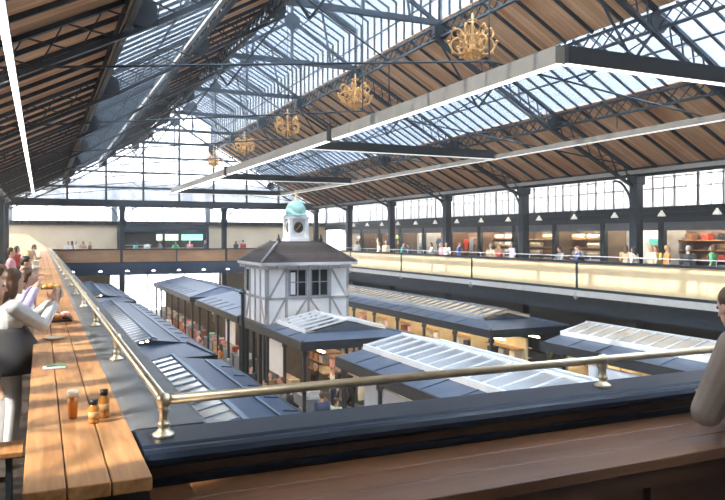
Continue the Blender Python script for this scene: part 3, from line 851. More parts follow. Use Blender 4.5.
def board(name, m, b, label, cat):
    c = ((b[0]+b[1])/2, (b[2]+b[3])/2, b[4])
    o = MB().box(*b).build(name, m, origin=c)
    add_bevel(o, .01, 1)
    return tag(o, label, cat)
board('sign_board', panelw, (8.22, 8.27, 25.3, 27.2, -3.2, -1.95), 'tall white board between stall posts below the near left corner of the clock tower', 'board')
board('sign_board', panelw, (8.22, 8.27, 32.6, 34.4, -3.0, -1.95), 'white board between stall posts, left of the clock tower foot', 'board')
board('sign_board', panelw, (8.75, 9.7, 19.62, 19.68, -2.9, -1.95), 'white board on the end of the nearest middle stall row', 'board')
board('roller_shutter', bluegrey, (8.20, 8.26, 10.0, 18.0, -4.4, -1.95), 'pale blue-grey shutter closing the side of the nearest middle stall row', 'shutter')
board('roller_shutter', bluegrey, (15.76, 15.82, 8.0, 17.5, -4.4, -1.95), 'pale blue-grey shutter closing the side of the right-hand stall row', 'shutter')

# ------------------------------------------------------------------ clock tower
ct = thing('clock_tower', 'white half-timbered clock tower with teal domed cupola amid the stalls', 'clock tower', (10.05, 29.2, GZ))
X0, X1, Y0, Y1 = -1.79, 1.79, -1.6, 1.6
zf = 5.35                                # eaves, relative to hall floor
wallw = mat('white_render', (.78, .79, .80), .7, 0, .04)
tim = mat('grey_timber', (.36, .36, .365), .6, 0, .15)
cw = MB().box(X0, X1, Y0, Y1, 2.6, zf); cw.build('tower_wall', wallw, ct)
MB().box(X0 + .5, X1 - .2, Y0 + .3, Y1 - .1, 0, 2.6).build('ground_floor_wall', darkst, ct)
for x in (X0 + .06, X1 - .06):
    for y in (Y0 + .06, -.5, .55, Y1 - .06): MB().box(x - .06, x + .06, y - .06, y + .06, 0, 2.6).build('ground_floor_post', iron, ct)
def tf(*pq, w=.09):   # timber on front face (x,z)-(x,z)
    m = MB()
    for (a, b, c, d) in pq: m.bar((a, Y0 - .02, b), (c, Y0 - .02, d), w, .06, (0, 1, 0))
    return m
zm = 4.05; zb_ = 2.85
fr = tf((X0 + .05, zb_, X0 + .05, zf), (X1 - .05, zb_, X1 - .05, zf), (-.95, zb_, -.95, zf), (.95, zb_, .95, zf), (0, zb_, 0, zf), w=.09)
fr2 = tf((X0, zf - .06, X1, zf - .06), (X0, zm, X1, zm), (X0, zb_, X1, zb_), w=.09); fr.add(fr2.v, fr2.f)
fr3 = tf((X0 + .1, zm, -1.0, zf - .1), (X1 - .1, zm, 1.0, zf - .1), (X0 + .1, zb_, -1.0, zm), (X1 - .1, zb_, 1.0, zm), (-.9, zb_, -.05, zm), (.9, zb_, .05, zm), w=.075); fr.add(fr3.v, fr3.f)
fr.build('front_timbers', tim, ct)
def ts(*pq, w=.09):
    m = MB()
    for (a, b, c, d) in pq: m.bar((X0 - .02, a, b), (X0 - .02, c, d), w, .06, (1, 0, 0))
    return m
sd = ts((Y0 + .05, zb_, Y0 + .05, zf), (Y1 - .05, zb_, Y1 - .05, zf), (-.8, zb_, -.8, zf), (0, zb_, 0, zf), (.8, zb_, .8, zf), (Y0, zf - .06, Y1, zf - .06), (Y0, zm, Y1, zm), (Y0, zb_, Y1, zb_), (Y0 + .1, zb_, -.85, zm), (Y1 - .1, zb_, .85, zm), w=.10)
sd.build('side_timbers', tim, ct)
dkg = mat('dark_window_glass', (.006, .007, .009), .2, 0, 0, spec=.15)
for xa, xb in ((-.88, -.08), (.08, .88)):
    w = MB().box(xa, xb, Y0 - .015, Y0 + .01, zm + .08, zf - .14).build('window', dkg, ct)
    f = MB()
    for x in (xa + .03, (xa+xb)/2, xb - .03): f.box(x - .03, x + .03, Y0 - .05, Y0, zm + .06, zf - .12)
    for z in (zm + .08, (zm+zf)/2, zf - .14): f.box(xa, xb, Y0 - .045, Y0, z - .02, z + .02)
    f.build('window_frame', greyp, w)
    if xa < 0:
        MB().box(xa + .1, xa + .3, Y0 - .03, Y0 - .016, zm + .15, zf - .25).build('curtain', whitep, w)
w = MB().box(X0 - .015, X0 + .01, .9, 1.4, zm + .15, zf - .2).build('window', dkg, ct)
# eaves
ev = MB().box(X0 - .30, X1 + .30, Y0 - .30, Y1 + .30, zf + .05, zf + .17)
for i in range(9):
    x = X0 + (X1 - X0) * i / 8; ev.box(x - .04, x + .04, Y0 - .26, Y0, zf - .1, zf + .05)
    y = Y0 + (Y1 - Y0) * i / 8; ev.box(X0 - .26, X0, y - .04, y + .04, zf - .1, zf + .05)
ev.box(X0 - .1, X1 + .1, Y0 - .1, Y1 + .1, zf - .08, zf + .06)
ev.build('eaves', mat('pale_grey_eaves', (.5, .5, .5), .6, 0, .05), ct)
ex = X1 + .30; ey = Y1 + .30; rz = zf + .17; tx, ty, tz = .95, .55, zf + 1.02
rf = MB().add([(-ex, -ey, rz), (ex, -ey, rz), (ex, ey, rz), (-ex, ey, rz), (-tx, -ty, tz), (tx, -ty, tz), (tx, ty, tz), (-tx, ty, tz)],
              [(0,3,2,1),(4,5,6,7),(0,1,5,4),(1,2,6,5),(2,3,7,6),(3,0,4,7)])
rf.build('hipped_roof', wood('brown_grey_slates', (.030, .024, .023), (.07, .055, .05), .9, (4, 4, 4), 3, board=(2, .1), spec=.1), ct)
for a, b in (((-ex, -ey), (-tx, -ty)), ((ex, -ey), (tx, -ty)), ((-ex, ey), (-tx, ty)), ((ex, ey), (tx, ty))): MB().bar((*a, rz + .02), (*b, tz + .02), .08, .06).build('hip_cap', mat('lead_grey', (.16, .155, .155), .6), ct)
for x in (-tx, tx): MB().lathe([(.09, 0), (.09, .14), (.05, .16), (.03, .3), (.01, .34)], (x, -ty, tz - .04), 8).build('roof_finial', iron, ct)
zc = zf + .72
cup = MB().add([(-.62, -.62, zc), (.62, -.62, zc), (.62, .62, zc), (-.62, .62, zc), (-.50, -.50, zc + .58), (.50, -.50, zc + .58), (.50, .50, zc + .58), (-.50, .50, zc + .58)],
               [(0,3,2,1),(4,5,6,7),(0,1,5,4),(1,2,6,5),(2,3,7,6),(3,0,4,7)])
cup.build('cupola_base', mat('pale_grey_boards', (.55, .56, .58), .6, 0, .05), ct)
zd = zc + .58
cb = MB()
for sx in (-1, 1):
    for sy in (-1, 1): cb.box(sx * .46 - .09, sx * .46 + .09, sy * .46 - .09, sy * .46 + .09, zd, zd + .88)
cb.box(-.38, .38, -.38, .38, zd, zd + .9).box(-.56, .56, -.56, .56, zd, zd + .08).box(-.58, .58, -.58, .58, zd + .84, zd + .95)
cb.v = [(a*.88, b*.88, c) for a, b, c in cb.v]
cbo = cb.build('cupola', wallw, ct)
# arched dark louvre behind clocks and the clock faces
for i, (nx, ny) in enumerate(((0, -1), (-1, 0))):
    def F(u, z, d): return (u, -.335 - d, z) if ny else (-.335 - d, -u, z)
    cf = MB(); n = 24; c = zd + .47
    ring = [(.25 * math.cos(2*PI*k/n), .25 * math.sin(2*PI*k/n)) for k in range(n)]
    cf.add([F(a, c + b, .0) for a, b in ring] + [F(a, c + b, .07) for a, b in ring], [tuple(range(n, 2*n))] + [(k, (k+1) % n, (k+1) % n + n, k + n) for k in range(n)])
    face = cf.build('clock_face', mat('black_clock_face', (.02, .022, .025), .4), ct)
    rim = MB(); rim.tube([F(.255 * math.cos(2*PI*k/n), c + .255 * math.sin(2*PI*k/n), .07) for k in range(n + 1)], .02, 6); rim.build('clock_rim', whitep, face)
    hd = MB(); hd.bar(F(0, c, .09), F(.09, c + .12, .09), .02, .03); hd.bar(F(0, c, .09), F(-.14, c - .12, .09), .015, .02); hd.build('clock_hands', gold, face)
    mk = MB()
    for k in range(12):
        a = 2*PI*k/12; mk.bar(F(.19 * math.cos(a), c + .19 * math.sin(a), .08), F(.225 * math.cos(a), c + .225 * math.sin(a), .08), .014, .014)
    mk.build('hour_marks', gold, face)
ze = zd + .95
teal = mat('verdigris_copper', (.30, .53, .47), .6, .0, .15, 6)
dome = MB().lathe([(.56, 0), (.56, .06), (.48, .10), (.50, .22), (.47, .36), (.40, .50), (.27, .62), (.12, .70), (.06, .74)], (0, 0, ze), 20)
dome.build('dome', teal, ct, True)
MB().lathe([(.05, 0), (.08, .05), (.04, .1), (.02, .14), (.06, .2), (.02, .26), (.012, .5), (.002, .52)], (0, 0, ze + .72), 10).build('dome_finial', gold, ct, True)
for o in kids(ct):
    if o.name.split('.')[0] in ('cupola', 'cupola_base', 'dome', 'dome_finial', 'clock_face'):
        for q in [o] + kids(o): q.data.transform(Matrix.Translation((0, 0, -.16)) @ Matrix.Diagonal((.90, .90, 1, 1)))
# lean-to canopy that carries the stall eaves past the tower
MB().box(X0 - .22, X0 - .0, Y0 - .25, Y1 + .3, 2.64, 3.0).build('canopy', iron, ct)
MB().box(X0 - .15, X0 - .03, Y0 - .1, Y0 + 0, 0, 2.7).build('canopy_post', iron, ct); MB().box(X0 - .15, X0 - .03, Y1 - .1, Y1 + .1, 0, 2.7).build('canopy_post', iron, ct)
lp = thing('iron_post', 'tall dark iron post with cap standing left of the clock tower', 'post', (7.6, 28.8, GZ))
MB().box(-.065, .065, -.065, .065, 0, 4.2).build('shaft', iron, lp); MB().lathe([(.16, 0), (.16, .08), (.1, .12), (.06, .2)], (0, 0, 4.2), 8).build('cap', iron, lp); MB().box(-.14, .14, -.14, .14, 0, .4).build('base', iron, lp)

# goods on the stall counters
rowname = {2.5: 'left', 8.05: 'middle', 15.6: 'right'}
for (x0, x1, xe, s, cx, a, b) in stallspots:
    if x0 == 2.5 and xe == x0: continue
    if x0 == 8.05 and (xe != x0 or (b < 19)): continue
    if x0 == 15.6 and (xe != x0 or b < 19): continue
    if x0 == 2.5 and a < 22: continue
    zone = 'nearest' if b < 21 else ('near' if b < 30 else ('distant' if b < 43 else 'farthest'))
    g = 'goods on the %s stalls of the %s row' % (zone, rowname[x0])
    for j in range(3):
        c = random.choice(['red', 'green', 'white', 'pink', 'brown', 'cream', 'grey', 'white'])
        y = a + .35 + (b - a - .7) * j / 2
        place_goods('crate', c, (xe + s * .65, y, GZ + .95), random.uniform(-.2, .2), 'crate of %s produce on a counter of the %s %s-row stalls' % (c, zone, rowname[x0]), 'crate', g)
        for z in (1.33, 1.73):
            c = random.choice(['white', 'brown', 'cream', 'white', 'grey', 'pink', 'black'])
            place_goods('box', c, (cx - s * .2, y, GZ + z), PI/2, '%s box on the shelves of the %s %s-row stalls' % (c, zone, rowname[x0]), 'box', g)
# ------------------------------------------------------------------ people
skinm = mat('skin', (.62, .38, .28), .55, 0, .06)
HAIR = {'brown': (.09, .045, .022), 'black': (.012, .011, .012), 'blond': (.50, .34, .15), 'grey': (.38, .37, .36), 'red-brown': (.25, .09, .035)}
def hairm(c): return mat(c + '_hair', HAIR[c], .5, 0, .25, 12)

def cone(m, a, b, ra, rb, n=12):
    """tapered limb with rounded ends"""
    a = V(a); b = V(b); m.tube([a, b], [ra, rb], n); m.ell(a, ra, None, n, 8); m.ell(b, rb, None, n, 8)
def remesh(m, name, vox, smooth=2):
    me = m.mesh(name); o = bpy.data.objects.new('tmp', me); COL.objects.link(o)
    r = o.modifiers.new('r', 'REMESH'); r.mode = 'VOXEL'; r.voxel_size = vox
    sm = o.modifiers.new('s', 'SMOOTH'); sm.factor = .5; sm.iterations = smooth
    dg = bpy.context.evaluated_depsgraph_get(); out = bpy.data.meshes.new_from_object(o.evaluated_get(dg))
    bpy.data.objects.remove(o); out.name = name
    for p in out.polygons: p.use_smooth = True
    out.materials.clear()
    return out

def base_pose():
    J = dict(pel=V((0, 0, .93)), waist=V((0, 0, 1.08)), chest=V((0, 0, 1.28)), neck=V((0, .0, 1.46)), head=V((0, .02, 1.62)), face=V((0, 1, 0)))
    for s, n in ((-1, 'l'), (1, 'r')):
        J['sh' + n] = V((s * .185, 0, 1.40)); J['el' + n] = V((s * .225, -.03, 1.12)); J['wr' + n] = V((s * .21, .08, .89))
        J['hip' + n] = V((s * .09, 0, .90)); J['kn' + n] = V((s * .10, .02, .49)); J['an' + n] = V((s * .10, -.02, .09)); J['toe' + n] = V((s * .12, .14, .035))
    return J
def shift(J, names, d):
    for n in names: J[n] = J[n] + V(d)
UP = ['chest', 'neck', 'head', 'shl', 'shr', 'ell', 'elr', 'wrl', 'wrr']
def pose_stand(): return base_pose()
def pose_walk():
    J = base_pose()
    J['knr'] = V((.1, .22, .50)); J['anr'] = V((.1, .24, .09)); J['toer'] = V((.11, .40, .05)); J['knl'] = V((-.1, -.05, .50)); J['anl'] = V((-.1, -.33, .15)); J['toel'] = V((-.11, -.22, .05))
    J['ell'] = V((-.23, .06, 1.13)); J['wrl'] = V((-.2, .27, 1.0)); J['elr'] = V((.23, -.12, 1.13)); J['wrr'] = V((.22, -.1, .88))
    return J
def pose_lean():
    J = base_pose(); shift(J, ['waist'], (0, .06, 0)); shift(J, UP, (0, .17, -.05)); shift(J, ['head'], (0, .05, -.01)); J['face'] = V((0, .95, -.25)).normalized()
    for s, n in ((-1, 'l'), (1, 'r')): J['el' + n] = V((s * .27, .30, 1.10)); J['wr' + n] = V((s * .08, .46, 1.13))
    return J
def pose_phone():
    J = base_pose()
    for s, n in ((-1, 'l'), (1, 'r')): J['el' + n] = V((s * .24, .20, 1.22)); J['wr' + n] = V((s * .07, .36, 1.47))
    return J
def pose_sit():
    J = base_pose()
    for k in list(J):
        if k != 'face': J[k] = J[k] + V((0, 0, -.40))
    for s, n in ((-1, 'l'), (1, 'r')):
        J['kn' + n] = V((s * .13, .43, .52)); J['an' + n] = V((s * .12, .40, .09)); J['toe' + n] = V((s * .14, .55, .035)); J['el' + n] = V((s * .24, .08, .76)); J['wr' + n] = V((s * .1, .32, .72))
    return J
def head_matrix(f):
    y = f.normalized(); x = y.cross(V((0, 0, 1))).normalized(); z = x.cross(y)
    return Matrix((x, y, z)).transposed()

def hand(m, w, d, up, s, r=.0085, curl=.5):
    """palm and five bent fingers from wrist w along d; up = back of the hand; s = side of the thumb"""
    d = V(d).normalized(); up = V(up); up = (up - d * up.dot(d)).normalized(); sd = d.cross(up) * s
    M = Matrix((sd, d, up)).transposed()
    m.ell(w + d * .05, (.042, .055, .016), M, 12, 8); cone(m, w - d * .02, w + d * .03, .026, .024)
    for i, (off, L) in enumerate(((.030, .072), (.010, .080), (-.010, .075), (-.029, .058))):
        p = w + d * .088 + sd * off
        q = p + (d * math.cos(curl * .5) - up * math.sin(curl * .5)) * L * .5
        e = q + (d * math.cos(curl * 1.4) - up * math.sin(curl * 1.4)) * L * .5
        cone(m, p - d * .02, q, r * 1.1, r, 8); cone(m, q, e, r, r * .8, 8)
    p = w + d * .025 + sd * .032; q = p + (d * .6 + sd * .7).normalized() * .035; e = q + (d * .9 + sd * .3 - up * .2).normalized() * .032
    cone(m, p, q, r * 1.4, r * 1.15, 8); cone(m, q, e, r * 1.15, r * .9, 8)

def figure(J, vox, top='long', low='trousers', hair='short', fingers=False, wide=1.0, slv=0.0):
    """returns dict of meshes: person (body), top, trousers/skirt, shoe, hair"""
    def L(a, b, t): return J[a].lerp(J[b], t)
    b = MB(); pel, wa, ch, nk = J['pel'], J['waist'], J['chest'], J['neck']
    tz = (nk - pel).normalized(); tx = (J['shr'] - J['shl']).normalized(); ty = tz.cross(tx).normalized(); TM = Matrix((tx, ty, tz)).transposed()
    def torso(m, g):
        m.ell(pel, (.155 * wide + g, .11 + g, .12 + g), TM, 16, 10); m.ell(wa, (.135 * wide + g, .098 + g, .14 + g), TM, 16, 10)
        m.ell(ch, (.165 * wide + g, .115 + g, .17 + g), TM, 16, 10); m.ell(ch.lerp(nk, .55), (.17 * wide + g, .075 + g, .07 + g), TM, 16, 10)
    torso(b, 0)
    cone(b, ch, nk, .07, .058); cone(b, nk, J['head'] + V((0, 0, -.05)), .055, .052)
    HM = head_matrix(J['face']); h = J['head']
    def hp(x, y, z): return h + HM @ V((x, y, z))
    b.ell(hp(0, -.005, .03), (.074, .092, .095), HM, 16, 12); b.ell(hp(0, .028, -.045), (.054, .06, .06), HM, 12, 10)
    cone(b, hp(0, .085, .015), hp(0, .108, -.022), .011, .015, 8); b.ell(hp(0, .078, -.058), (.024, .014, .008), HM, 8, 6); b.ell(hp(0, .065, -.088), (.024, .022, .018), HM, 8, 6)
    for s in (-1, 1): b.ell(hp(s * .076, -.01, -.005), (.010, .02, .032), HM, 8, 6)
    for s, n in ((-1, 'l'), (1, 'r')):
        sh, el, wr = J['sh' + n], J['el' + n], J['wr' + n]
        cone(b, sh, el, .052, .040); cone(b, el, wr, .041, .027)
        d = (wr - el).normalized()
        if fingers: hand(b, wr + d * .02, J.get('hd' + n, d), J.get('hu' + n, V((0, -.2, 1))), -s)
        else:
            cone(b, wr, wr + d * .09, .028, .022, 8); cone(b, wr + d * .08, wr + d * .16 - V((0, 0, .02)), .02, .012, 8)
            cone(b, wr + d * .03, wr + d * .09 + V((-s * .03, .01, 0)), .013, .01, 6)
        hip, kn, an, toe = J['hip' + n], J['kn' + n], J['an' + n], J['toe' + n]
        cone(b, hip, kn, .082, .055); cone(b, kn, kn.lerp(an, .35), .054, .054); cone(b, kn.lerp(an, .35), an, .054, .036); cone(b, an, toe, .04, .028)
    out = {'person': remesh(b, 'person', vox)}
    g = .016
    t = MB(); torso(t, g)
    for n in 'lr':
        cone(t, J['sh' + n], J['el' + n], .052 + g + .008 + slv, .040 + g + .004 + slv)
        if top == 'long': cone(t, J['el' + n], L('el' + n, 'wr' + n, .93), .042 + g + .002, .030 + g)
    tt = remesh(t, 'top', vox, 3)
    # trim under the hip line and above the neck
    def cut(me, zmin=None, zmax=None, both=None):
        bm = bmesh.new(); bm.from_mesh(me)
        if zmin is not None: bmesh.ops.bisect_plane(bm, geom=bm.verts[:] + bm.edges[:] + bm.faces[:], plane_co=(0, 0, zmin), plane_no=(0, 0, -1), clear_outer=True)
        if zmax is not None: bmesh.ops.bisect_plane(bm, geom=bm.verts[:] + bm.edges[:] + bm.faces[:], plane_co=(0, 0, zmax), plane_no=(0, 0, 1), clear_outer=True)
        bm.to_mesh(me); bm.free(); return me
    out['shirt'] = cut(tt, zmin=(min(pel.z - .02, J['wrl'].z - .06, J['wrr'].z - .06) if top == 'long' else pel.z - .02) if min(J['wrl'].z, J['wrr'].z) < pel.z else pel.z - .02)
    q = MB(); g2 = .014
    q.ell(pel, (.155 * wide + g2 + .006, .11 + g2 + .006, .12 + g2), TM, 16, 10)
    if low == 'trousers':
        for n in 'lr':
            cone(q, J['hip' + n], J['kn' + n], .082 + g2, .055 + g2); cone(q, J['kn' + n], J['kn' + n].lerp(J['an' + n], .96), .056 + g2, .044 + g2)
        out['trousers'] = cut(remesh(q, 'trousers', vox, 3), zmin=.075)
    else:
        pts = [(0, .16, pel.z + .06), (0, .19, pel.z - .1), (0, .23, .62), (0, .26, .5)]
        q2 = MB().lathe([(.26, .5), (.25, .54), (.20, pel.z - .08), (.165, pel.z + .08)], (pel.x, pel.y, 0), 20)
        out['skirt'] = q2.mesh('skirt', True)
    for n in 'lr':
        s_ = MB(); an, toe = J['an' + n], J['toe' + n]
        cone(s_, an + V((0, -.01, -.02)), toe, .052, .040); s_.ell(an + V((0, -.03, -.045)), (.042, .045, .042))
        me = cut(remesh(s_, 'shoe', min(vox, .012), 1), zmin=.0 if toe.z < .06 else None)
        out['shoe_' + n] = me
    hm = MB(); 
    hm.ell(hp(0, -.022, .048), (.083, .094, .090), HM, 16, 10); hm.ell(hp(0, -.055, .0), (.072, .058, .075), HM, 12, 8)
    if hair == 'long':
        hm.ell(hp(0, -.07, -.08), (.085, .05, .13), HM, 12, 8); hm.ell(hp(0, -.085, -.19), (.075, .035, .10), HM, 12, 8)
        for s in (-1, 1): hm.ell(hp(s * .07, -.02, -.05), (.022, .045, .11), HM, 10, 8)
    elif hair == 'bun': hm.ell(hp(0, -.12, .07), (.045, .045, .045), HM, 10, 8)
    hme = remesh(hm, 'hair', min(vox, .012), 1)
    # keep the face clear: drop the hair in front of the forehead below the hair line
    bm = bmesh.new(); bm.from_mesh(hme)
    kill = [v for v in bm.verts if (HM.transposed() @ (v.co - h)).y > .045 and (HM.transposed() @ (v.co - h)).z < .085]
    bmesh.ops.delete(bm, geom=kill, context='VERTS'); bm.to_mesh(hme); bm.free()
    out['hair'] = hme
    em = MB()
    for s in (-1, 1): em.ell(hp(s * .031, .078, .018), .011, None, 8, 6)
    out['eyes'] = em.mesh('eyes', True)
    return out
eyem = mat('dark_eyes', (.03, .02, .02), .2, 0, 0)

def put_person(T, loc, rz, shirt, low, hair, label, group=None, scale=1.0, shoes='black', eyes=False, skin=None):
    def mk(nm, me, m, parent=None):
        o = bpy.data.objects.new(nm, me); COL.objects.link(o)
        if not me.materials: me.materials.append(m)
        o.material_slots[0].link = 'OBJECT'; o.material_slots[0].material = m
        if parent: o.parent = parent
        return o
    p = mk('person', T['person'], skin or skinm); p.location = loc; p.rotation_euler = (0, 0, rz); p.scale = (scale,) * 3
    tag(p, label, 'person', group)
    mk('shirt', T['shirt'], pm_(shirt), p)
    if 'trousers' in T: mk('trousers', T['trousers'], pm_(low), p)
    else: mk('skirt', T['skirt'], pm_(low), p)
    for n in 'lr': mk('shoe', T['shoe_' + n], pm_(shoes), p)
    mk('hair', T['hair'], hairm(hair), p)
    if eyes: mk('eyes', T['eyes'], eyem, p)
    return p
VX = .019
TP = {
 ('stand', 's'): figure(pose_stand(), VX, 'long', 'trousers', 'short', wide=1.05), ('stand', 'l'): figure(pose_stand(), VX, 'short', 'skirt', 'long', wide=.92),
 ('walk', 's'): figure(pose_walk(), VX, 'short', 'trousers', 'short'), ('walk', 'l'): figure(pose_walk(), VX, 'long', 'trousers', 'long', wide=.93),
 ('lean', 's'): figure(pose_lean(), VX, 'long', 'trousers', 'short', wide=1.05), ('lean', 'l'): figure(pose_lean(), VX, 'short', 'trousers', 'long', wide=.93),
 ('sit', 's'): figure(pose_sit(), VX, 'long', 'trousers', 'short'), ('sit', 'l'): figure(pose_sit(), VX, 'short', 'trousers', 'bun', wide=.93),
 ('phone', 'l'): figure(pose_phone(), VX, 'long', 'trousers', 'long', wide=.93)}
used = set()
doing = {'stand': 'standing', 'walk': 'walking', 'lean': 'leaning forward', 'sit': 'sitting', 'phone': 'hands raised'}
def crowd(spec, where, group):
    for (pose, hs, x, y, z, rz, shirt, low, hair) in spec:
        kind = 'skirt' if ('skirt' in TP[(pose, hs)]) else 'trousers'
        hl = 'long' if hs == 'l' and pose != 'sit' else ('short' if hs == 's' else 'tied')
        lab = 'person in %s top, %s %s, %s %s hair, %s %s' % (shirt, low, kind, hl, hair, doing[pose], where)
        assert lab not in used, lab
        used.add(lab)
        put_person(TP[(pose, hs)], (x, y, z), math.radians(rz), shirt, low, hair, lab, group, random.uniform(.96, 1.03), random.choice(('black', 'white', 'brown')))
def pxY(px, X):
    """distance along the hall of a point at side distance X seen at column px"""
    return X / math.tan(TH + math.atan((px - 362.5) / 710))
# right gallery
S = [(357, 'stand', 's', 'white', 'grey', 'brown'), (379, 'walk', 'l', 'white', 'black', 'blond'), (386, 'stand', 's', 'cream', 'navy', 'grey'), (403, 'stand', 's', 'teal', 'black', 'black'), (411, 'lean', 's', 'navy', 'grey', 'brown'),
     (435, 'lean', 'l', 'white', 'navy', 'brown'), (441, 'stand', 'l', 'pink', 'grey', 'blond'), (446, 'walk', 's', 'white', 'black', 'black'), (459, 'stand', 's', 'blue', 'navy', 'brown'), (491, 'stand', 's', 'tan', 'brown', 'grey'),
     (503, 'lean', 'l', 'red', 'tan', 'blond'), (512, 'stand', 'l', 'lilac', 'white', 'brown'), (564, 'lean', 's', 'grey', 'navy', 'black'), (583, 'lean', 's', 'navy', 'black', 'brown'), (626, 'walk', 'l', 'tan', 'white', 'brown'),
     (634, 'stand', 'l', 'white', 'grey', 'black'), (651, 'stand', 'l', 'cream', 'brown', 'blond'), (660, 'lean', 'l', 'yellow', 'tan', 'red-brown'), (667, 'stand', 's', 'orange', 'tan', 'blond'), (688, 'stand', 's', 'black', 'grey', 'grey'), (713, 'stand', 'l', 'green', 'black', 'brown')]
crowd([(p, h, 20.3 + (i % 3) * .7, pxY(x, 20.3 + (i % 3) * .7), 0, 90 + (i * 37) % 60 - 30 if p == 'lean' else (i * 73) % 360, s, l, hr) for i, (x, p, h, s, l, hr) in enumerate(S)],
      'on the right gallery', 'people on the right gallery')
# far gallery
S = [(68, 'lean', 's', 'white', 'grey', 'brown'), (72, 'stand', 'l', 'grey', 'black', 'black'), (76, 'stand', 's', 'cream', 'navy', 'grey'), (83, 'lean', 'l', 'tan', 'navy', 'brown'), (90, 'stand', 's', 'brown', 'black', 'blond'),
     (136, 'stand', 'l', 'teal', 'grey', 'brown'), (147, 'stand', 's', 'white', 'black', 'black'), (160, 'walk', 's', 'grey', 'navy', 'brown'), (175, 'lean', 's', 'green', 'grey', 'black'), (190, 'stand', 'l', 'pink', 'white', 'blond'), (205, 'stand', 's', 'navy', 'tan', 'grey'), (236, 'walk', 'l', 'black', 'grey', 'red-brown'), (243, 'stand', 's', 'red', 'navy', 'brown')]
crowd([(p, h, x_, 59.9 + (i % 3) * .5, 0, 180 if p == 'lean' else (i * 61) % 360, s, l, hr) for i, (x, p, h, s, l, hr) in enumerate(S) for x_ in [(59.9 + (i % 3) * .5) * math.tan(TH + math.atan((x - 362.5) / 710))]],
      'on the far gallery', 'people on the far gallery')
# hall floor: aisle between the left and middle rows
S = [(5.7, 24.0, 'walk', 's', 'white', 'navy', 'brown'), (6.4, 25.2, 'stand', 'l', 'pink', 'black', 'black'), (7.2, 26.1, 'stand', 's', 'black', 'grey', 'brown'), (5.6, 26.8, 'walk', 'l', 'lilac', 'grey', 'blond'), (6.7, 27.6, 'stand', 's', 'navy', 'tan', 'grey'),
     (6.4, 28.5, 'walk', 's', 'red', 'black', 'black'), (5.9, 29.3, 'walk', 'l', 'cream', 'navy', 'brown'), (6.8, 30.4, 'stand', 's', 'grey', 'black', 'blond'), (7.4, 31.9, 'stand', 'l', 'orange', 'white', 'brown'), (6.0, 32.4, 'walk', 's', 'blue', 'grey', 'grey'),
     (6.9, 33.8, 'stand', 's', 'tan', 'black', 'brown'), (6.2, 35.2, 'walk', 'l', 'white', 'grey', 'black'), (7.3, 36.3, 'stand', 's', 'pink', 'navy', 'grey'), (6.5, 38.2, 'walk', 's', 'brown', 'black', 'black'), (7.2, 40.3, 'stand', 'l', 'red', 'grey', 'blond'),
     (6.3, 42.7, 'walk', 'l', 'navy', 'white', 'brown'), (7.2, 45.0, 'stand', 's', 'white', 'black', 'grey'), (6.6, 48.3, 'walk', 's', 'grey', 'navy', 'brown')]
crowd([(p, h, x, y, GZ, (i * 97) % 360, s, l, hr) for i, (x, y, p, h, s, l, hr) in enumerate(S)], 'between left and middle stalls', 'people in the left aisle')
S = [(7.9, 20.5, 'stand', 's', 'navy', 'black', 'brown'), (10.0, 20.3, 'stand', 'l', 'white', 'grey', 'blond'), (11.2, 22.2, 'walk', 's', 'red', 'navy', 'black'), (7.3, 21.8, 'walk', 'l', 'black', 'grey', 'brown'), (10.7, 20.9, 'stand', 's', 'brown', 'tan', 'grey'),
     (6.6, 20.4, 'walk', 's', 'tan', 'navy', 'black'), (6.0, 22.0, 'stand', 'l', 'orange', 'navy', 'brown'), (5.4, 21.2, 'stand', 's', 'white', 'black', 'blond'), (11.8, 21.4, 'walk', 'l', 'lilac', 'black', 'black'), (7.6, 23.4, 'stand', 's', 'grey', 'grey', 'brown'), (9.9, 24.3, 'stand', 's', 'white', 'navy', 'black'), (10.8, 24.9, 'walk', 'l', 'cream', 'black', 'brown'), (9.6, 25.6, 'stand', 's', 'black', 'black', 'grey'), (11.0, 26.2, 'stand', 'l', 'pink', 'grey', 'blond'), (6.9, 23.1, 'walk', 's', 'white', 'tan', 'black'), (7.5, 24.6, 'stand', 'l', 'brown', 'navy', 'brown'), (5.9, 23.2, 'stand', 's', 'navy', 'grey', 'blond')]
crowd([(p, h, x, y, GZ, (i * 83) % 360, s, l, hr) for i, (x, y, p, h, s, l, hr) in enumerate(S)], 'in the cross aisle', 'people in the cross aisle')
S = [(13.4, 20.8, 'walk', 'l', 'white', 'navy', 'brown'), (14.2, 22.5, 'stand', 's', 'black', 'grey', 'brown'), (14.9, 24.0, 'stand', 'l', 'white', 'black', 'blond'), (14.2, 25.7, 'walk', 's', 'cream', 'navy', 'black'), (15.0, 27.6, 'stand', 's', 'navy', 'grey', 'grey'), (14.4, 29.5, 'walk', 'l', 'red', 'black', 'black'),
     (15.0, 31.8, 'stand', 's', 'grey', 'black', 'brown'), (14.3, 34.0, 'walk', 's', 'blue', 'tan', 'brown'), (15.0, 36.5, 'stand', 'l', 'lilac', 'grey', 'brown'), (14.5, 39.0, 'walk', 's', 'brown', 'black', 'grey'), (13.6, 19.0, 'walk', 's', 'white', 'grey', 'grey')]
crowd([(p, h, x, y, GZ, (i * 71) % 360, s, l, hr) for i, (x, y, p, h, s, l, hr) in enumerate(S)], 'between middle and right stalls', 'people in the right aisle')
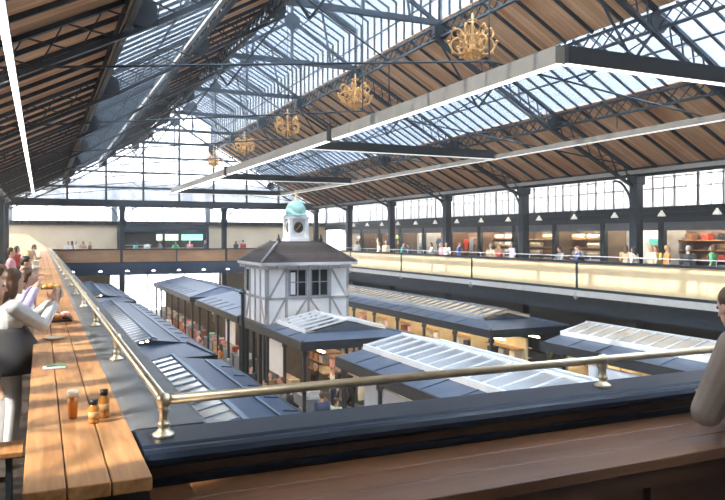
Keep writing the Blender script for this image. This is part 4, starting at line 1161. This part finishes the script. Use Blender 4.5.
# seated diner in pale green at a table in the cross aisle
chair_t = thing('chair', 'brown wooden chair under the person in pale green in the cross aisle', 'chair', (8.7, 21.3, GZ), math.radians(-60))
MB().box(-.21, .21, -.2, .22, .40, .44).build('seat', brownpanel, chair_t)
for sx in (-1, 1):
    for sy in (-1, 1): MB().box(sx*.18-.02, sx*.18+.02, sy*.18-.02, sy*.18+.02, 0, .40).build('leg', brownpanel, chair_t)
MB().box(-.2, .2, -.22, -.19, .44, .85).build('backrest', brownpanel, chair_t)
mat('palegreen_cloth', (.55, .72, .5), .7, 0, .1); PAL['pale green'] = (.55, .72, .5)
put_person(TP[('sit', 's')], (8.7, 21.3, GZ + .0), math.radians(-60), 'pale green', 'navy', 'brown', 'person in a pale green shirt sitting on a chair in the cross aisle', None)
tb = thing('table', 'round red-brown table in front of the seated person in pale green', 'table', (9.45, 21.65, GZ))
MB().lathe([(.40, .72), (.42, .735), (.42, .755), (.4, .76)], (0, 0, 0), 20).build('table_top', countred, tb); MB().lathe([(.22, 0), (.22, .02), (.04, .05), (.03, .72)], (0, 0, 0), 12).build('pedestal', iron, tb)

# ------------------------------------------------------------------ left gallery bar: people
S = [(-.42, 8.9, 'phone', 'l', 'lilac', 'white', 'brown', -80), (-.40, 10.2, 'lean', 'l', 'white', 'grey', 'brown', -90), (-1.15, 11.2, 'stand', 's', 'white', 'navy', 'grey', -60), (-.75, 13.0, 'stand', 's', 'green', 'black', 'brown', -100),
     (-.50, 15.2, 'lean', 's', 'brown', 'black', 'black', -90), (-1.3, 15.6, 'stand', 'l', 'blue', 'grey', 'brown', -70), (-.50, 18.3, 'lean', 'l', 'grey', 'navy', 'blond', -90), (-.75, 21.5, 'stand', 's', 'pink', 'grey', 'brown', -90),
     (-.5, 24.5, 'lean', 's', 'cream', 'black', 'grey', -90), (-.8, 28.5, 'stand', 'l', 'red', 'black', 'black', -110), (-.5, 33, 'lean', 's', 'tan', 'navy', 'brown', -90)]
crowd([(p, h, x, y, 0, rz, s, l, hr) for (x, y, p, h, s, l, hr, rz) in S], 'at the left bar', 'people along the left bar')
# nearest woman with the phone (detailed)
J = base_pose()
for s, n in ((-1, 'l'), (1, 'r')):
    J['el' + n] = V((s * .20, .24, 1.22)); J['wr' + n] = V((s * .065, .40, 1.40)); J['hd' + n] = V((-s * .15, .35, .9)); J['hu' + n] = V((s * .9, .35, .2))
J['head'] = V((0, .05, 1.62)); J['face'] = V((0, .97, -.12))
A = figure(J, .0085, 'long', 'trousers', 'long', True, .95)
pA = put_person(A, (-.28, 7.45, 0), math.radians(-72), 'grey', 'white', 'brown', 'person in pale grey jumper and flared charcoal skirt holding up a white phone', None, 1.0, 'white', True)
for c in kids(pA):
    if c.name.startswith('shirt'): c.material_slots[0].material = mat('pale_grey_jumper', (.55, .56, .56), .8, 0, .1, 8)
    if c.name.startswith('trousers'): c.material_slots[0].material = mat('pale_grey_trousers', (.62, .61, .60), .8, 0, .08, 8)
cm = MB().lathe([(.345, .80), (.36, .83), (.33, .92), (.265, 1.06), (.20, 1.17), (.18, 1.20)], (0, -.02, 0), 28)
co = cm.build('coat_skirt', mat('charcoal_coat', (.05, .05, .052), .85, 0, .15, 6), pA, True)
tag(MB().box(-.012, .012, -.012, .012, 0, .0).build('phone', black) if False else MB().box(-.075, .075, -.005, .005, -.038, .038).build('phone', whitep), 'white phone held up in both hands by the person in the pale grey jumper', 'phone')
ph = bpy.data.objects['phone']; M = Matrix.Rotation(math.radians(-72), 4, 'Z'); ph.location = V((-.28, 7.45, 0)) + (M @ V((0, .475, 1.50))); ph.rotation_euler = (0, 0, math.radians(-72)); add_bevel(ph, .004, 2)
# person cropped at the left edge: cream hood, brown coat
J = base_pose(); shift(J, UP, (0, .08, .02)); shift(J, ['head'], (0, .06, -.01))
J['ell'] = V((-.25, .05, 1.14)); J['wrl'] = V((-.22, .14, .92)); J['elr'] = V((.25, .05, 1.14)); J['wrr'] = V((.22, .14, .92))
B = figure(J, .010, 'long', 'trousers', 'long', True, 1.15)
pB = put_person(B, (-.52, 6.5, 0), math.radians(-75), 'brown', 'black', 'brown', 'person in grey-brown coat and cream hood at the left edge', None, 1.0, 'brown', True)
for c in kids(pB):
    if c.name.startswith('shirt'): c.material_slots[0].material = mat('grey_brown_coat', (.13, .10, .095), .85, 0, .12, 6)
hd = MB(); hd.ell(V((0, .11, 1.64)), (.125, .135, .15)); hd.ell(V((0, .05, 1.49)), (.15, .11, .08))
hm = remesh(hd, 'hood', .012, 2)
bm = bmesh.new(); bm.from_mesh(hm); bmesh.ops.delete(bm, geom=[v for v in bm.verts if v.co.y > .19 and v.co.z > 1.45], context='VERTS'); bm.to_mesh(hm); bm.free()
ho = bpy.data.objects.new('hood', hm); COL.objects.link(ho); ho.parent = pB; hm.materials.append(mat('cream_knit', (.60, .57, .52), .9, 0, .12, 10)); so = ho.modifiers.new('s', 'SOLIDIFY'); so.thickness = .012
# person at the right edge leaning on the counter
J = base_pose(); shift(J, ['waist'], (0, .08, -.02)); shift(J, UP, (0, .24, -.05)); shift(J, ['head'], (-.09, .06, -.02)); shift(J, ['neck'], (-.02, 0, 0))
J['face'] = V((.25, .95, -.25)).normalized()
J['ell'] = V((-.27, .36, .985)); J['wrl'] = V((.02, .46, .94)); J['elr'] = V((.27, .38, .985)); J['wrr'] = V((.25, .64, .98)); J['hul'] = V((0, 0, 1)); J['hur'] = V((0, 0, 1))
C_ = figure(J, .0085, 'short', 'trousers', 'short', True, 1.15, .028)
pC = put_person(C_, (3.865, 2.60, 0), math.radians(6), 'grey', 'navy', 'brown', 'person in grey-brown shirt leaning on the dark counter at the right edge', None, 1.05, 'black', True)
for c in kids(pC):
    if c.name.startswith('shirt'): c.material_slots[0].material = mat('taupe_shirt', (.23, .185, .155), .85, 0, .12, 7)
# wooden stool with the plank seat at the left edge
st = thing('bar_bench', 'low oak plank bench with dark legs at the lower left edge beside the bar', 'bench', (-.62, 6.0, 0))
add_bevel(MB().box(-.75, .50, -.17, .17, .42, .46).build('seat', barwood, st), .006, 2)
for x in (-.6, .40): 
    for y in (-.12, .12): MB().box(x - .02, x + .02, y - .02, y + .02, 0, .42).build('leg', iron, st)
MB().box(-.6, .4, -.01, .01, .2, .24).build('stretcher', iron, st)

# ------------------------------------------------------------------ things on the bar top
def pint(x, y, label, h=.155, r=.042):
    t = thing('beer_glass', label, 'glass', (x, y, 1.046))
    beer = MB().lathe([(.022, .004), (.024, .02), (.026, .07), (.031, .125)], (0, 0, 0), 20).build('beer', mat('amber_beer', (.55, .16, .02), .15, 0, 0), t, True)
    MB().lathe([(.031, .125), (.032, .145), (.033, .152), (.025, .158), (.01, .160)], (0, 0, 0), 20).build('foam', mat('beer_foam', (.85, .80, .68), .8, 0, .05, 20), t, True)
    return t
pint(.16, 4.23, 'pint of amber beer with a white foam head on the sunlit bar top')
def jar(x, y, label, h):
    t = thing('bottle', label, 'bottle', (x, y, 1.046))
    MB().lathe([(.026, 0), (.028, .01), (.028, h * .62), (.020, h * .75), (.018, h * .8)], (0, 0, 0), 16).build('bottle_body', mat('amber_bottle_glass', (.45, .19, .04), .12, 0, 0), t, True)
    MB().lathe([(.022, h * .8), (.022, h)], (0, 0, 0), 16).build('cap', black, t, True)
    MB().lathe([(.0285, h * .2), (.0285, h * .5)], (0, 0, 0), 16).build('paper_label', mat('tan_bottle_label', (.55, .33, .13), .7), t, True)
jar(.26, 4.10, 'shorter amber sauce bottle with black cap, beside the beer glass', .125)
jar(.32, 4.20, 'taller amber sauce bottle with black cap, nearest the brass rail', .155)
t = thing('napkin', 'white napkin with a small green sprig lying on the bar top', 'napkin', (.10, 5.95, 1.046))
MB().box(-.09, .07, -.06, .06, 0, .006).build('cloth', whitep, t); MB().tube([(-.06, 0, .012), (0, .02, .016), (.08, -.01, .012)], .007, 6).build('sprig', gd_('green'), t)
# food boards further down the bar
for i, (x, y, lab, n) in enumerate(((.17, 9.4, 'dark serving board of orange and brown snacks on the bar top, nearest board', 9), (.17, 15.2, 'small dark serving board with yellow snacks farther down the bar top', 5))):
    t = thing('serving_board', lab, 'serving board', (x, y, 1.046))
    MB().box(-.17, .17, -.3, .3, 0, .02).build('board', mat('dark_serving_board', (.08, .04, .025), .5), t)
    for j in range(n):
        c = random.choice(('orange', 'brown', 'red', 'cream')) if i == 0 else random.choice(('yellow', 'orange'))
        me = goods_snack = MB().ell((0, 0, .03), (.045, .06, .035), None, 10, 6).build('snack', gd_(c), None, True)
        me.location = (x - .11 + .11 * (j % 3), y - .2 + .18 * (j // 3), 1.064); me.rotation_euler = (0, 0, j)
        tag(me, '%s snack on the %s serving board on the bar top' % (c, ('nearest', 'farther')[i]), 'snack', 'snacks on the %s serving board' % ('nearest', 'farther')[i])
for (y, c, lab) in ((7.6, 'cream', 'small cream plate on the bar top beyond the napkin'), (11.6, 'white', 'white plate on the bar top between the two serving boards'), (20.0, 'orange', 'orange bowl on the far part of the bar top')):
    tag(MB().lathe([(.05, 0), (.09, .012), (.10, .02), (.095, .02), (.05, .006)], (0, 0, 0), 20).build('plate', gd_(c), None, True), lab, 'plate').location = (.12, y, 1.046)
# haze that hangs in the hall
hz = MB().box(-5.9, 25.8, -7.9, 65.8, -4.45, 13.0).build('haze', None)
hm_ = bpy.data.materials.new('thin_dusty_haze'); hm_.use_nodes = True
n_ = hm_.node_tree.nodes; n_.clear(); o_ = n_.new('ShaderNodeOutputMaterial'); vs_ = n_.new('ShaderNodeVolumeScatter')
vs_.inputs['Density'].default_value = .0022; vs_.inputs['Color'].default_value = (1, .98, .95, 1); vs_.inputs['Anisotropy'].default_value = .2
hm_.node_tree.links.new(vs_.outputs[0], o_.inputs['Volume']); hz.data.materials.append(hm_)
tag(hz, 'thin bright haze filling the whole market hall', 'haze', None, 'stuff')
# ------------------------------------------------------------------ light
w = bpy.data.worlds.new('world'); SC.world = w; w.use_nodes = True
nt = w.node_tree; N = nt.nodes; L = nt.links
bg = N['Background']
tc = N.new('ShaderNodeTexCoord'); sp = N.new('ShaderNodeSeparateXYZ'); L.new(tc.outputs['Generated'], sp.inputs[0])
cr = N.new('ShaderNodeValToRGB'); e = cr.color_ramp.elements
e[0].position = .0; e[0].color = (1, .985, .96, 1); e[1].position = 1; e[1].color = (.72, .82, .95, 1)
k = e.new(.45); k.color = (.87, .92, 1, 1)
L.new(sp.outputs['Z'], cr.inputs[0]); L.new(cr.outputs[0], bg.inputs['Color']); bg.inputs['Strength'].default_value = WORLD
sd_ = bpy.data.lights.new('sun', 'SUN'); sd_.energy = SUN; sd_.angle = math.radians(.8); sd_.color = (1, .93, .82)
so_ = bpy.data.objects.new('sun', sd_); COL.objects.link(so_)
so_.rotation_euler = V((1, .2, -.78)).to_track_quat('-Z', 'Y').to_euler()
SC.view_settings.view_transform = 'Standard'; SC.view_settings.look = 'None'; SC.view_settings.gamma = 1; SC.view_settings.exposure = EXPO
SC.view_settings.use_curve_mapping = False
